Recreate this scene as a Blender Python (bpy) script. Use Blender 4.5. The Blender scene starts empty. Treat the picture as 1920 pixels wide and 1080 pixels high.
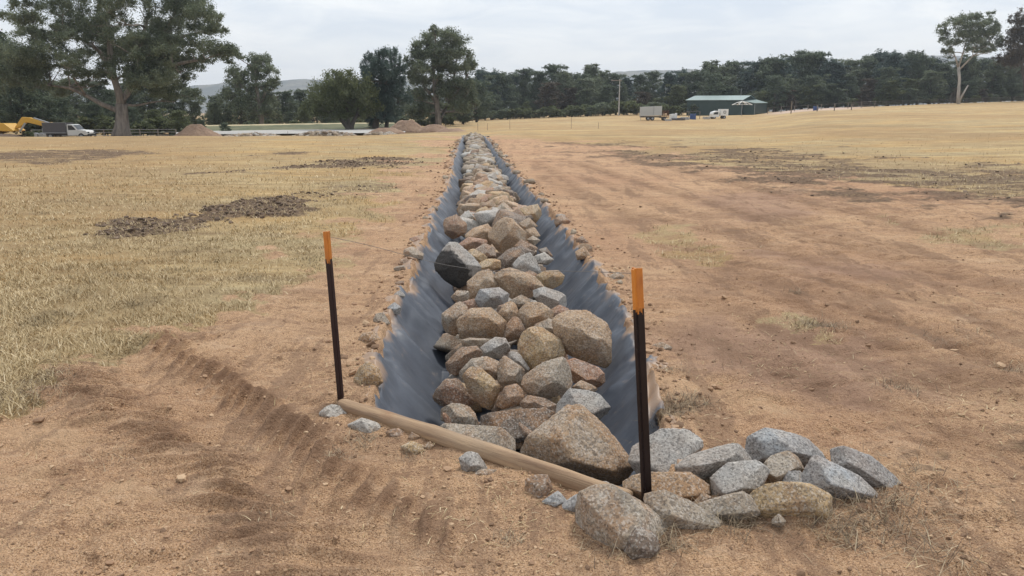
import bpy, math, random
import numpy as np
from mathutils import Vector, Matrix
# ------------------------------------------------------------ camera, world, sun, exposure
S = bpy.context.scene
COL = S.collection
CAMH = 1.6; FPX = 1400.0; PITCH = math.radians(13.46)
cam = bpy.data.cameras.new("camera"); camo = bpy.data.objects.new("camera", cam); COL.objects.link(camo)
camo.location = (0, 0, CAMH); camo.rotation_euler = (math.pi/2-PITCH, 0, 0)
cam.sensor_width = 36; cam.lens = 36*FPX/1920; cam.clip_start = .05; cam.clip_end = 9000
S.camera = camo
S.render.resolution_x = 1024; S.render.resolution_y = 576
S.view_settings.view_transform = 'Standard'; S.view_settings.look = 'None'
S.view_settings.exposure = 0.38; S.view_settings.gamma = 1
HAZE = .00026
SUN_EL = math.radians(58); SUN_AZ = math.radians(28)      # azimuth from +Y towards +X
def build_world():
    w = bpy.data.worlds.new("World"); S.world = w; w.use_nodes = True
    nt = w.node_tree; N = nt.nodes; L = nt.links; N.clear()
    out = N.new('ShaderNodeOutputWorld'); bg = N.new('ShaderNodeBackground'); bg.inputs[1].default_value = .1
    sky = N.new('ShaderNodeTexSky'); sky.sky_type = 'NISHITA'; sky.sun_disc = False
    sky.sun_elevation = SUN_EL; sky.sun_rotation = SUN_AZ; sky.air_density = 1; sky.dust_density = 2.5
    tc = N.new('ShaderNodeTexCoord'); sp = N.new('ShaderNodeSeparateXYZ'); L.new(tc.outputs['Generated'], sp.inputs[0])
    def m(op, a, b=None, c=None):
        n = N.new('ShaderNodeMath'); n.operation = op
        for i, v in enumerate((a, b, c)):
            if v is None: continue
            if isinstance(v, (int, float)): n.inputs[i].default_value = v
            else: L.new(v, n.inputs[i])
        return n.outputs[0]
    zz = m('ADD', m('MAXIMUM', sp.outputs[2], 0), .13)
    cx = m('DIVIDE', sp.outputs[0], zz); cy = m('DIVIDE', sp.outputs[1], zz)
    cb = N.new('ShaderNodeCombineXYZ'); L.new(cx, cb.inputs[0]); L.new(cy, cb.inputs[1])
    def noise(scale, det, rough, vec, dist=0.):
        n = N.new('ShaderNodeTexNoise'); n.inputs['Scale'].default_value = scale; n.inputs['Detail'].default_value = det
        n.inputs['Roughness'].default_value = rough; n.inputs['Distortion'].default_value = dist; L.new(vec, n.inputs['Vector']); return n.outputs[0]
    n1 = noise(.55, 7, .55, cb.outputs[0], .4); n2 = noise(1.6, 6, .6, cb.outputs[0], .8)
    mp = N.new('ShaderNodeMapping'); mp.inputs['Scale'].default_value = (7, 7, 24); L.new(tc.outputs['Generated'], mp.inputs[0])
    n3 = noise(1.0, 5, .55, mp.outputs[0], .2)
    mixn = m('ADD', m('MULTIPLY', n1, .6), m('MULTIPLY', n2, .4))
    cr = N.new('ShaderNodeValToRGB'); L.new(mixn, cr.inputs[0])
    e = cr.color_ramp.elements
    e[0].position = .42; e[0].color = (5.9, 6.6, 7.5, 1); e[1].position = .59; e[1].color = (8.6, 8.8, 8.9, 1)
    # paler towards the horizon
    hz = N.new('ShaderNodeMapRange'); L.new(sp.outputs[2], hz.inputs[0]); hz.inputs[1].default_value = .0; hz.inputs[2].default_value = .17
    hz.inputs[3].default_value = 1; hz.inputs[4].default_value = 0; hz.interpolation_type = 'SMOOTHSTEP'
    mx = N.new('ShaderNodeMix'); mx.data_type = 'RGBA'; L.new(m('MULTIPLY', hz.outputs[0], .75), mx.inputs[0]); L.new(cr.outputs[0], mx.inputs[6])
    mx.inputs[7].default_value = (8.5, 8.5, 8.4, 1)
    # small bright puffs low down
    pf = N.new('ShaderNodeMapRange'); L.new(n3, pf.inputs[0]); pf.inputs[1].default_value = .63; pf.inputs[2].default_value = .78
    band = N.new('ShaderNodeMapRange'); L.new(sp.outputs[2], band.inputs[0]); band.inputs[1].default_value = .14; band.inputs[2].default_value = .08
    mx2 = N.new('ShaderNodeMix'); mx2.data_type = 'RGBA'; L.new(m('MULTIPLY', m('MULTIPLY', pf.outputs[0], band.outputs[0]), .8), mx2.inputs[0]); L.new(mx.outputs[2], mx2.inputs[6])
    mx2.inputs[7].default_value = (10.3, 10., 9.5, 1)
    fin = N.new('ShaderNodeMix'); fin.data_type = 'RGBA'; fin.inputs[0].default_value = .9
    L.new(sky.outputs[0], fin.inputs[6]); L.new(mx2.outputs[2], fin.inputs[7])
    L.new(fin.outputs[2], bg.inputs[0]); L.new(bg.outputs[0], out.inputs[0])
build_world()
sl = bpy.data.lights.new("sun", 'SUN'); sl.energy = 2.0; sl.angle = math.radians(13); sl.color = (1, .95, .88)
so = bpy.data.objects.new("sun", sl); COL.objects.link(so)
sd = Vector((math.sin(SUN_AZ)*math.cos(SUN_EL), math.cos(SUN_AZ)*math.cos(SUN_EL), math.sin(SUN_EL)))
so.rotation_euler = sd.to_track_quat('Z', 'Y').to_euler()

# ------------------------------------------------------------ projection helpers (pixels of the 1920 px photograph)
SP, CP = math.sin(PITCH), math.cos(PITCH)
RV = np.array([1., 0, 0]); UV = np.array([0, SP, CP]); FV = np.array([0, CP, -SP])
def ray(px, py):
    u = (px-960)/FPX; v = (540-py)/FPX
    return RV*u + UV*v + FV
def at_z(px, py, z=0.):
    r = ray(px, py); t = (z-CAMH)/r[2]; return np.array([0, 0, CAMH]) + r*t, t
def at_y(px, py, Y):
    r = ray(px, py); t = Y/r[1]; return np.array([0, 0, CAMH]) + r*t
# ------------------------------------------------------------ numpy noise
def _h(ix, iy, iz, seed):
    n = (ix.astype(np.int64)*73856093) ^ (iy.astype(np.int64)*19349663) ^ (iz.astype(np.int64)*83492791) ^ (seed*2654435761)
    n = (n ^ (n >> 13)) * 1274126177 & 0x7fffffff
    n = (n ^ (n >> 16)) * 668265263 & 0x7fffffff
    return (n & 0xffff)/65535.*2-1
def vn2(x, y, seed=0):
    ix = np.floor(x); iy = np.floor(y); fx = x-ix; fy = y-iy; fx = fx*fx*(3-2*fx); fy = fy*fy*(3-2*fy); z = np.zeros_like(ix)
    a = _h(ix, iy, z, seed); b = _h(ix+1, iy, z, seed); c = _h(ix, iy+1, z, seed); d = _h(ix+1, iy+1, z, seed)
    return (a*(1-fx)+b*fx)*(1-fy) + (c*(1-fx)+d*fx)*fy
def fb2(x, y, o=4, seed=0, g=.5):
    s = 0; a = 1; t = 0
    for i in range(o): s = s + a*vn2(x*2**i+17.3*i, y*2**i-9.1*i, seed+i); t += a; a *= g
    return s/t
def vn3(p, seed=0):
    i = np.floor(p); f = p-i; f = f*f*(3-2*f); r = 0
    for dx in (0, 1):
        for dy in (0, 1):
            for dz in (0, 1):
                w = (f[:, 0] if dx else 1-f[:, 0])*(f[:, 1] if dy else 1-f[:, 1])*(f[:, 2] if dz else 1-f[:, 2])
                r = r + w*_h(i[:, 0]+dx, i[:, 1]+dy, i[:, 2]+dz, seed)
    return r
def fb3(p, o=4, seed=0, g=.5):
    s = 0; a = 1; t = 0
    for i in range(o): s = s + a*vn3(p*2**i+5.7*i, seed+i); t += a; a *= g
    return s/t
def sst(a, b, x):
    t = np.clip((x-a)/(b-a), 0, 1); return t*t*(3-2*t)
# ------------------------------------------------------------ object helpers
def tag(o, label=None, cat=None, group=None, kind=None):
    if label: o['label'] = label
    if cat: o['category'] = cat
    if group: o['group'] = group
    if kind: o['kind'] = kind
    return o
def empty(name, loc=(0, 0, 0), rz=0.):
    o = bpy.data.objects.new(name, None); COL.objects.link(o); o.location = loc; o.rotation_euler = (0, 0, rz); o.empty_display_size = .2
    return o
def npmesh(name, V, F, mat, parent=None, smooth=True, loc=None):
    V = np.asarray(V, dtype=np.float32); F = np.asarray(F, dtype=np.int32); k = F.shape[1]
    me = bpy.data.meshes.new(name); me.vertices.add(len(V)); me.vertices.foreach_set('co', V.ravel())
    me.loops.add(F.size); me.loops.foreach_set('vertex_index', F.ravel())
    me.polygons.add(len(F)); me.polygons.foreach_set('loop_start', np.arange(0, F.size, k, dtype=np.int32))
    me.polygons.foreach_set('loop_total', np.full(len(F), k, dtype=np.int32))
    me.polygons.foreach_set('use_smooth', np.full(len(F), smooth, dtype=bool))
    me.materials.append(mat); me.update(calc_edges=True); me.validate()
    o = bpy.data.objects.new(name, me); COL.objects.link(o)
    if parent: o.parent = parent
    if loc is not None: o.location = loc
    return o
class MB:
    def __init__(s): s.v = []; s.f = []
    def add(s, vs, fs):
        n = len(s.v); s.v += [tuple(v) for v in vs]; s.f += [tuple(i+n for i in f) for f in fs]; return s
    def box(s, c, d, rz=0., ry=0., rx=0., bev=0.):
        M = Matrix.Translation(c) @ Matrix.Rotation(rz, 4, 'Z') @ Matrix.Rotation(ry, 4, 'Y') @ Matrix.Rotation(rx, 4, 'X')
        x, y, z = d[0]/2, d[1]/2, d[2]/2
        p = [(-x, -y, -z), (x, -y, -z), (x, y, -z), (-x, y, -z), (-x, -y, z), (x, -y, z), (x, y, z), (-x, y, z)]
        return s.add([M @ Vector(q) for q in p], [(0, 3, 2, 1), (4, 5, 6, 7), (0, 1, 5, 4), (1, 2, 6, 5), (2, 3, 7, 6), (3, 0, 4, 7)])
    def tube(s, pts, rad, n=8, cap=True):
        pts = [Vector(p) for p in pts]; k = len(pts)
        if not hasattr(rad, '__len__'): rad = [rad]*k
        vs = []; fs = []; up = Vector((.13, .21, .97))
        for i, p in enumerate(pts):
            t = (pts[min(i+1, k-1)]-pts[max(i-1, 0)]).normalized()
            a = t.cross(up if abs(t.dot(up)) < .95 else Vector((1, 0, 0))).normalized(); b = t.cross(a)
            for j in range(n):
                an = 2*math.pi*j/n; vs.append(p+(a*math.cos(an)+b*math.sin(an))*rad[i])
        for i in range(k-1):
            for j in range(n): fs.append((i*n+j, i*n+(j+1) % n, (i+1)*n+(j+1) % n, (i+1)*n+j))
        if cap: fs.append(tuple(range(n-1, -1, -1))); fs.append(tuple(range((k-1)*n, k*n)))
        return s.add(vs, fs)
    def prism(s, prof, y0, y1):      # profile in x,z extruded along y
        n = len(prof); vs = [(x, y0, z) for x, z in prof]+[(x, y1, z) for x, z in prof]
        fs = [tuple(range(n)), tuple(range(2*n-1, n-1, -1))]+[(i, i+n, (i+1) % n+n, (i+1) % n) for i in range(n)]
        return s.add(vs, fs)
    def build(s, name, mat, parent=None, smooth=False, loc=None, bevel=0.):
        me = bpy.data.meshes.new(name); me.from_pydata(s.v, [], s.f); me.materials.append(mat); me.validate()
        for p in me.polygons: p.use_smooth = smooth
        o = bpy.data.objects.new(name, me); COL.objects.link(o)
        if parent: o.parent = parent
        if loc is not None: o.location = loc
        if bevel:
            b = o.modifiers.new('bevel', 'BEVEL'); b.width = bevel; b.segments = 2
        return o
# ------------------------------------------------------------ materials
class NT:
    def __init__(s, name):
        s.m = bpy.data.materials.new(name); s.m.use_nodes = True; s.t = s.m.node_tree; s.b = s.t.nodes['Principled BSDF']
        s.tc = s.t.nodes.new('ShaderNodeTexCoord')
    def n(s, k): return s.t.nodes.new(k)
    def lk(s, a, b): s.t.links.new(a, b)
    def vec(s, sc=(1, 1, 1), src='Object', rot=(0, 0, 0)):
        m = s.n('ShaderNodeMapping'); m.inputs['Scale'].default_value = sc; m.inputs['Rotation'].default_value = rot; s.lk(s.tc.outputs[src], m.inputs[0]); return m.outputs[0]
    def noise(s, scale, det=4, rough=.55, v=None, dist=0.):
        n = s.n('ShaderNodeTexNoise'); n.inputs['Scale'].default_value = scale; n.inputs['Detail'].default_value = det; n.inputs['Roughness'].default_value = rough
        n.inputs['Distortion'].default_value = dist; s.lk(v or s.tc.outputs['Object'], n.inputs['Vector']); return n.outputs[0]
    def voro(s, scale, v=None, out='Distance', feat='F1'):
        n = s.n('ShaderNodeTexVoronoi'); n.feature = feat; n.inputs['Scale'].default_value = scale; s.lk(v or s.tc.outputs['Object'], n.inputs['Vector']); return n.outputs[out]
    def math(s, op, a, b=0., c=None):
        n = s.n('ShaderNodeMath'); n.operation = op
        for i, x in enumerate((a, b, c)):
            if x is None: continue
            if isinstance(x, (int, float)): n.inputs[i].default_value = x
            else: s.lk(x, n.inputs[i])
        return n.outputs[0]
    def rng(s, x, a, b, c=0., d=1.):
        n = s.n('ShaderNodeMapRange'); s.lk(x, n.inputs[0])
        for i, v in enumerate((a, b, c, d)): n.inputs[i+1].default_value = v
        return n.outputs[0]
    def mix(s, f, a, b, mode='MIX'):
        n = s.n('ShaderNodeMix'); n.data_type = 'RGBA'; n.blend_type = mode
        if isinstance(f, (int, float)): n.inputs[0].default_value = f
        else: s.lk(f, n.inputs[0])
        for i, x in ((6, a), (7, b)):
            if isinstance(x, tuple): n.inputs[i].default_value = (*x, 1) if len(x) == 3 else x
            else: s.lk(x, n.inputs[i])
        return n.outputs[2]
    def ramp(s, x, stops):
        n = s.n('ShaderNodeValToRGB'); s.lk(x, n.inputs[0]); e = n.color_ramp.elements
        while len(e) < len(stops): e.new(.5)
        for k, (p, c) in enumerate(stops): e[k].position = p; e[k].color = (*c, 1)
        return n.outputs[0]
    def bump(s, h, strength=.5, dist=.02, prev=None):
        n = s.n('ShaderNodeBump'); n.inputs['Strength'].default_value = strength; n.inputs['Distance'].default_value = dist; s.lk(h, n.inputs['Height'])
        if prev: s.lk(prev, n.inputs['Normal'])
        return n.outputs[0]
    def done(s, col, rough=.85, nrm=None, metal=0., spec=None):
        if isinstance(col, tuple): s.b.inputs['Base Color'].default_value = (*col, 1)
        else: s.lk(col, s.b.inputs['Base Color'])
        if isinstance(rough, (int, float)): s.b.inputs['Roughness'].default_value = rough
        else: s.lk(rough, s.b.inputs['Roughness'])
        s.b.inputs['Metallic'].default_value = metal
        if spec is not None: s.b.inputs['Specular IOR Level'].default_value = spec
        if nrm: s.lk(nrm, s.b.inputs['Normal'])
        return s.m
def plain(name, col, rough=.6, metal=0., var=.18, scale=3., bump=0.):
    k = NT(name); f = k.noise(scale, 5, .6)
    c = k.mix(f, tuple(x*(1-var) for x in col), tuple(min(1, x*(1+var)) for x in col))
    return k.done(c, rough, k.bump(f, .4, bump) if bump else None, metal)
def granite(name, stain_amt=.5, dark_axis=None):
    k = NT(name); oi = k.n('ShaderNodeObjectInfo')
    off = k.n('ShaderNodeVectorMath'); off.operation = 'ADD'; k.lk(k.tc.outputs['Object'], off.inputs[0]); k.lk(oi.outputs['Location'], off.inputs[1])
    v = off.outputs[0]
    sp = k.voro(135, v, 'Color'); sx = k.n('ShaderNodeSeparateColor'); k.lk(sp, sx.inputs[0])
    spd = k.rng(sx.outputs[0], .68, .8); spl = k.rng(sx.outputs[1], .62, .78)
    sp2 = k.noise(70, 3, .7, v)
    big = k.noise(4.5, 6, .62, v, .6); big2 = k.noise(9, 5, .6, v)
    base = k.mix(k.rng(big2, .3, .7), oi.outputs['Color'], k.mix(.4, oi.outputs['Color'], (.3, .19, .11)))
    fa = k.n('ShaderNodeAttribute'); fa.attribute_name = 'facet'; ff = k.math('ADD', fa.outputs['Fac'], k.math('MULTIPLY', k.math('SUBTRACT', big2, .5), .5))
    base = k.mix(k.rng(ff, .3, .36, .55, 0), base, k.mix(.5, oi.outputs['Color'], (.2, .15, .11)))
    base = k.mix(k.rng(ff, .72, .78, 0, .5), base, k.mix(.55, oi.outputs['Color'], (.62, .56, .48)))
    base = k.mix(k.math('MULTIPLY', k.rng(big, .47, .6), stain_amt), base, (.44, .23, .1))
    base = k.mix(k.rng(k.noise(3, 3, .5, v), .62, .7, 0, stain_amt), base, (.24, .11, .065))
    lich = k.rng(k.noise(6, 5, .65, v, .4), .56, .7)
    base = k.mix(k.math('MULTIPLY', lich, .35), base, (.2, .19, .15))
    c = k.mix(k.math('MULTIPLY', spl, .55), base, k.mix(.55, base, (.78, .74, .68)))
    c = k.mix(k.math('MULTIPLY', spd, .6), c, k.mix(.25, (.045, .042, .04), base))
    c = k.mix(k.rng(sp2, .42, .68, .0, .45), c, k.mix(.5, c, (.1, .085, .07)))
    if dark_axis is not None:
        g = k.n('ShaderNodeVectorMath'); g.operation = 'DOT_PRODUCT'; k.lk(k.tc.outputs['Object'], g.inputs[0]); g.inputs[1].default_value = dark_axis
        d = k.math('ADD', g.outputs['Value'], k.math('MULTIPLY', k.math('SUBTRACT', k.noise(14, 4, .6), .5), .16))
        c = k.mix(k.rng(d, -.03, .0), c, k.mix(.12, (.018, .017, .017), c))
    h = k.math('ADD', k.math('MULTIPLY', k.noise(20, 8, .75, v), 1.3), k.math('MULTIPLY', sx.outputs[2], .12))
    nrm = k.bump(h, .85, .022)
    return k.done(c, k.rng(sp2, .3, .7, .7, .95), nrm, spec=.35)
def foliage(name, cols, soft=.6):
    k = NT(name); g = k.n('ShaderNodeNewGeometry'); oi = k.n('ShaderNodeObjectInfo')
    r = k.ramp(g.outputs['Random Per Island'], cols)
    c = k.mix(k.rng(oi.outputs['Random'], 0, 1, 0, .45), r, tuple(x*.55 for x in cols[1][1]))
    c = k.mix(k.rng(k.noise(.22, 3, .6), .42, .62, 0, .5), c, tuple(x*1.35 for x in cols[-1][1]))
    k.done(c, .55, spec=.35)
    tr = k.n('ShaderNodeBsdfTranslucent'); k.lk(c, tr.inputs[0]); ms = k.n('ShaderNodeMixShader'); ms.inputs[0].default_value = .34
    k.lk(k.b.outputs[0], ms.inputs[1]); k.lk(tr.outputs[0], ms.inputs[2]); k.lk(ms.outputs[0], k.t.nodes['Material Output'].inputs[0])
    return k.m
def bark(name, a, b):
    k = NT(name); f = k.noise(2.2, 6, .65, k.vec((1, 1, .25)), .5); f2 = k.noise(9, 4, .6, k.vec((1, 1, .2)))
    return k.done(k.mix(k.rng(f, .35, .65), a, b), .85, k.bump(f2, .7, .06))
M = {}
M['rock'] = granite('granite')
M['rock_grey'] = granite('grey_granite', .12)
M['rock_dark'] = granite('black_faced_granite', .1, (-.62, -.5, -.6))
M['leaf_gum'] = foliage('gum_leaves', [(0, (.06, .08, .05)), (.5, (.12, .15, .09)), (1, (.21, .235, .15))])
M['leaf_dark'] = foliage('dark_leaves', [(0, (.042, .062, .04)), (.5, (.082, .112, .07)), (1, (.155, .185, .115))])
M['leaf_olive'] = foliage('olive_leaves', [(0, (.06, .075, .03)), (.5, (.11, .13, .055)), (1, (.17, .19, .09))])
M['leaf_blue'] = foliage('blue_green_leaves', [(0, (.032, .056, .05)), (.5, (.062, .095, .08)), (1, (.11, .15, .125))])
M['leaf_brown'] = foliage('brownish_leaves', [(0, (.05, .045, .03)), (.5, (.085, .07, .048)), (1, (.14, .11, .075))])
M['bark_gum'] = bark('gum_bark', (.12, .1, .085), (.3, .26, .225))
M['bark_dark'] = bark('dark_bark', (.05, .042, .035), (.12, .1, .085))
M['bark_pale'] = bark('pale_bark', (.28, .25, .22), (.5, .46, .41))
# ------------------------------------------------------------ terrain
_KT = [-3, -.75, -.4, -.2, -.04, .14, .24, .31, .38, .53, .67, 1, 3]
_KZ = [-2.6, -2.5, -2.2, -2.0, -1.3, .15, .0, .3, 1.7, 2.8, 3.8, 5., 6.]
def terrain(X, Y):
    d = np.maximum(Y, 1.); k = np.clip(X/np.maximum(Y+2, 12.), -3, 3)
    a = np.interp(k, _KT, _KZ)
    sl_ = sst(38, 112, d); sr = np.clip((d-22)/178, 0, 1)**1.15
    w = sst(-.25, .1, k)
    far = np.clip((d-200)/2800, 0, 1)*(-8)
    z = a*(sl_*(1-w)+sr*w) + far - .5*np.exp(-((d-115)/45)**2)*sst(-.02, .12, k)*sst(.42, .3, k)
    return z + .10*fb2(X/9, Y/9, 3, 5)*sst(14, 60, d) + .018*fb2(X/1.6, Y/1.6, 3, 8)
# ditch edges from the photograph (pixel rows) turned into metres
_rows = [(900, 668, 1262), (840, 680, 1255), (770, 692, 1243), (700, 703, 1222), (640, 712, 1196), (600, 724, 1176), (560, 745, 1155), (520, 766, 1130), (480, 782, 1098), (450, 796, 1076), (420, 806, 1052),
         (400, 812, 1040), (370, 828, 1008), (350, 838, 988), (320, 846, 962), (300, 851, 945), (280, 856, 931), (265, 861, 920), (255, 865, 912), (251, 867, 909)]
_eY = []; _eL = []; _eR = []
for y_, l_, r_ in _rows:
    a, _ = at_z(l_, y_); b, _ = at_z(r_, y_); _eY.append(a[1]); _eL.append(a[0]); _eR.append(b[0])
LOG_A = at_z(640, 762, .04)[0]; LOG_B = at_z(1172, 938, .02)[0]
_ld = (LOG_B-LOG_A)[:2]; _ld = _ld/np.linalg.norm(_ld); _ln = np.array([-_ld[1], _ld[0]])      # normal points away from the camera
if _ln[1] < 0: _ln = -_ln
DEND = _eY[-1]
def ditch(X, Y):
    """returns e = distance inside the ditch from its nearest edge (negative outside)"""
    L = np.interp(Y, _eY, _eL); R = np.interp(Y, _eY, _eR)
    wob = .035*fb2(Y*1.7, Y*0+3.3, 3, 31)*sst(60, 5, Y)
    e = np.minimum(X-L-wob, R-wob-X)
    en = (X-LOG_A[0])*_ln[0]+(Y-LOG_A[1])*_ln[1]-.03
    e = np.minimum(e, en*1.3); e = np.minimum(e, (DEND-Y)*.5)
    return e
def ditch_z(X, Y, e):
    D = .58
    t = np.clip(e/.43, 0, 1)
    return -D*(t**1.15)*(1-.25*t) / .75 * .8
def pix_poly(pts): return np.array([at_z(x, y)[0][:2] for x, y in pts])
def poly_sd(X, Y, P):
    """signed distance, positive inside, in the log-scaled plane so far patches keep soft edges"""
    sh = X.shape; x = X.ravel(); y = Y.ravel(); n = len(P); best = np.full(x.shape, 1e9); ins = np.zeros(x.shape, bool)
    for i in range(n):
        a = P[i]; b = P[(i+1) % n]; ex, ey = b-a; wx = x-a[0]; wy = y-a[1]
        t = np.clip((wx*ex+wy*ey)/(ex*ex+ey*ey+1e-12), 0, 1); d = np.hypot(wx-ex*t, wy-ey*t); best = np.minimum(best, d)
        c = (a[1] > y) != (b[1] > y); xx = (b[0]-a[0])*(y-a[1])/(b[1]-a[1]+1e-12)+a[0]; ins ^= c & (x < xx)
    return (np.where(ins, best, -best)).reshape(sh)
def soft(X, Y, P, w=.05, nz=.06, seed=1):
    s = poly_sd(X, Y, P)/np.maximum(Y, 2)
    return sst(-w, w, s+nz*fb2(X/np.maximum(Y, 2)*18, np.log(np.maximum(Y, 1.2))*18, 4, seed))
SOIL = pix_poly([(-900, 830), (-100, 790), (60, 755), (120, 705), (230, 645), (340, 610), (440, 590), (520, 545), (575, 480), (640, 420), (700, 365), (770, 310), (830, 275), (858, 250), (925, 250), (1060, 262), (1180, 280), (1300, 300),
                 (1500, 330), (1700, 350), (1920, 375), (2700, 470), (4500, 1300), (960, 4000), (-3000, 1300)])
MUDS = [pix_poly(p) for p in [
    [(150, 428), (205, 452), (330, 436), (470, 412), (560, 400), (605, 374), (560, 360), (490, 372), (430, 392), (300, 410), (200, 415)],
    [(388, 325), (500, 322), (640, 314), (790, 305), (760, 294), (640, 304), (520, 314), (400, 320)],
    [(-60, 305), (120, 306), (280, 290), (200, 282), (60, 282), (-60, 288)],
    [(455, 293), (560, 293), (625, 285), (540, 284)],
    [(1180, 286), (1330, 283), (1500, 285), (1700, 312), (1920, 316), (2300, 340), (2300, 440), (1920, 398), (1700, 372), (1520, 352), (1360, 332), (1250, 310)],
    [(640, 345), (800, 300), (840, 300), (760, 350), (700, 380), (640, 372)],
    [(1640, 800), (1780, 770), (1920, 790), (2100, 850), (1920, 900), (1760, 880)],
    [(-20, 790), (60, 765), (125, 725), (100, 712), (20, 735), (-40, 760)],
    [(1100, 262), (1260, 270), (1250, 278), (1120, 276)]]]
MUDW = [1, .95, .7, .75, .6, .35, .42, .4, .5]
STRIP = [pix_poly(p) for p in [[(1195, 425), (1260, 420), (1350, 480), (1330, 505), (1240, 470)], [(1480, 600), (1540, 590), (1575, 610), (1550, 630), (1490, 620)], [(560, 430), (660, 400), (720, 400), (700, 460), (600, 500)], [(1700, 420), (1920, 420), (1920, 470), (1780, 460)]]]
PINK = [pix_poly(p) for p in [[(1240, 640), (1420, 600), (1620, 640), (1760, 720), (1600, 760), (1400, 740)], [(1300, 370), (1500, 360), (1540, 400), (1400, 420)], [(1420, 470), (1650, 500), (1700, 530), (1520, 520)]]]
TRK = [((1010, 330), (1900, 760), 0.081, 0.77), ((1060, 300), (1920, 560), 0.095, 0.85), ((1090, 330), (1700, 560), 0.068, 0.68), ((1250, 620), (1920, 860), 0.081, 0.68), ((1300, 560), (1900, 770), 0.068, 0.77), ((1000, 300), (1400, 560), 0.081, 0.59), ((1150, 290), (1920, 480), 0.108, 0.77), ((1400, 520), (1560, 560), 0.068, 1.00), ((1560, 560), (1900, 690), 0.068, 1.00), ((1330, 480), (1920, 610), 0.068, 0.85), ((1180, 400), (1480, 470), 0.068, 0.85), ((1460, 400), (1920, 560), 0.081, 0.68)]
def seg(X, Y, a, b):
    a = at_z(*a)[0][:2]; b = at_z(*b)[0][:2]; e = b-a; L = np.hypot(*e); e = e/L; n = np.array([-e[1], e[0]])
    s = (X-a[0])*e[0]+(Y-a[1])*e[1]; d = (X-a[0])*n[0]+(Y-a[1])*n[1]
    return s, d, L
def masks(X, Y):
    soil = soft(X, Y, SOIL, .06, .13, 2)
    grass = 1-soil
    for k, p in enumerate(STRIP): grass = np.maximum(grass, .55*soft(X, Y, p, .04, .12, 20+k))
    mud = np.zeros_like(X)
    for k, p in enumerate(MUDS): mud = np.maximum(mud, MUDW[k]*soft(X, Y, p, .03 if k < 4 else .07, .06 if k < 4 else .26, 40+k))
    mud = mud*(.62+.75*sst(-.3, .35, fb2(X*1.1, Y*2.2, 5, 58, .65)))
    mud = np.clip(mud, 0, 1); pink = np.zeros_like(X)
    for k, p in enumerate(PINK): pink = np.maximum(pink, soft(X, Y, p, .05, .08, 60+k))
    damp_shade = .8*sst(.05, .5, fb2(X*.55, Y*.4, 5, 66, .6))*sst(1.5, 3, Y+0*X)*(1-grass)
    mud = np.maximum(mud, .5*damp_shade*sst(.3, 2.5, X))
    return grass, mud, pink
TREAD = (((300, 640), (800, 1010), .12, .085, 1), ((110, 690), (620, 1090), .19, .055, -1))
def tread_mask(X, Y):
    m_ = 0*X
    for (a, b, w, amp, sg) in TREAD:
        s, d, L = seg(X, Y, a, b); d = d + .05*fb2(s*1.5, s*0, 2, 81); on = sst(-.3, .15, s)*sst(L+.5, L-.2, s)
        m_ = np.maximum(m_, on*np.exp(-(d/w)**2)*(.55+.7*fb2(X*4, Y*4, 4, 85)+.42*np.sin((s+sg*d*.9)*2*math.pi/.135+2*fb2(X*3, Y*3, 2, 82)))*(amp/.085))  # damp churned soil, plus lug shading painted into the colour
    for k, (a, b, w, q) in enumerate(TRK):
        s, d, L = seg(X, Y, a, b); d = d+.12*fb2(s*.6, s*0, 2, 90+k); on = sst(-.3, .4, s)*sst(L+.4, L-.4, s)*q
        m_ = np.maximum(m_, on*np.exp(-(d/(w*2.4))**2)*(.75+.7*fb2(X*3, Y*3, 3, 86)))
    return np.clip(m_, 0, 1)
def ground_h(X, Y, grass, mud, fine=True):
    z = terrain(X, Y)
    near = sst(26, 4, Y)
    z = z + .011*fb2(X*5, Y*5, 4, 71)*sst(40, 6, Y) + mud*sst(120, 5, Y)*(.012+.055*np.abs(fb2(X*4.2, Y*4.2, 4, 73))+.03*fb2(X*13, Y*13, 2, 74))
    z = z + mud*sst(10, 40, Y)*.12*np.abs(fb2(X*1.3, Y*1.3, 3, 75))
    rg = np.abs(fb2(X*2.1, Y*3.2, 4, 78)); z = z + (1-grass)*sst(.0, .35, rg)*.03*sst(60, 6, Y)*sst(.2, 1.5, np.abs(X)/np.maximum(Y, 2)*4)
    if fine:
        z = z + near*(.008*np.abs(fb2(X*15, Y*15, 3, 76))+.005*fb2(X*45, Y*45, 2, 77))*(1-.4*grass)
    # tread ridge in the foreground and its fainter partner
    for (a, b, w, amp, sg) in TREAD:
        s, d, L = seg(X, Y, a, b); d = d + .05*fb2(s*1.5, s*0, 2, 81)
        on = sst(-.3, .15, s)*sst(L+.5, L-.2, s)
        ridge = np.exp(-(d/w)**2); lugs = .5+.5*np.sin((s+sg*d*.9)*2*math.pi/.135+2*fb2(X*3, Y*3, 2, 82))
        z = z + on*amp*ridge*(.25+1.1*lugs**1.8*(.6+.5*fb2(X*6, Y*6, 3, 83))) - on*.014*np.exp(-((d+.27*sg)/.17)**2)
    for k, (a, b, w, q) in enumerate(TRK):
        s, d, L = seg(X, Y, a, b); d = d+.12*fb2(s*.6, s*0, 2, 90+k); on = sst(-.3, .4, s)*sst(L+.4, L-.4, s)*q
        ww = w*2.2
        z = z + on*(-.022*np.exp(-(d/ww)**2)+.02*np.exp(-((d-.26)/.09)**2)*(.6+.8*np.abs(fb2(X*5, Y*5, 3, 95))))
    return z
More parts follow.
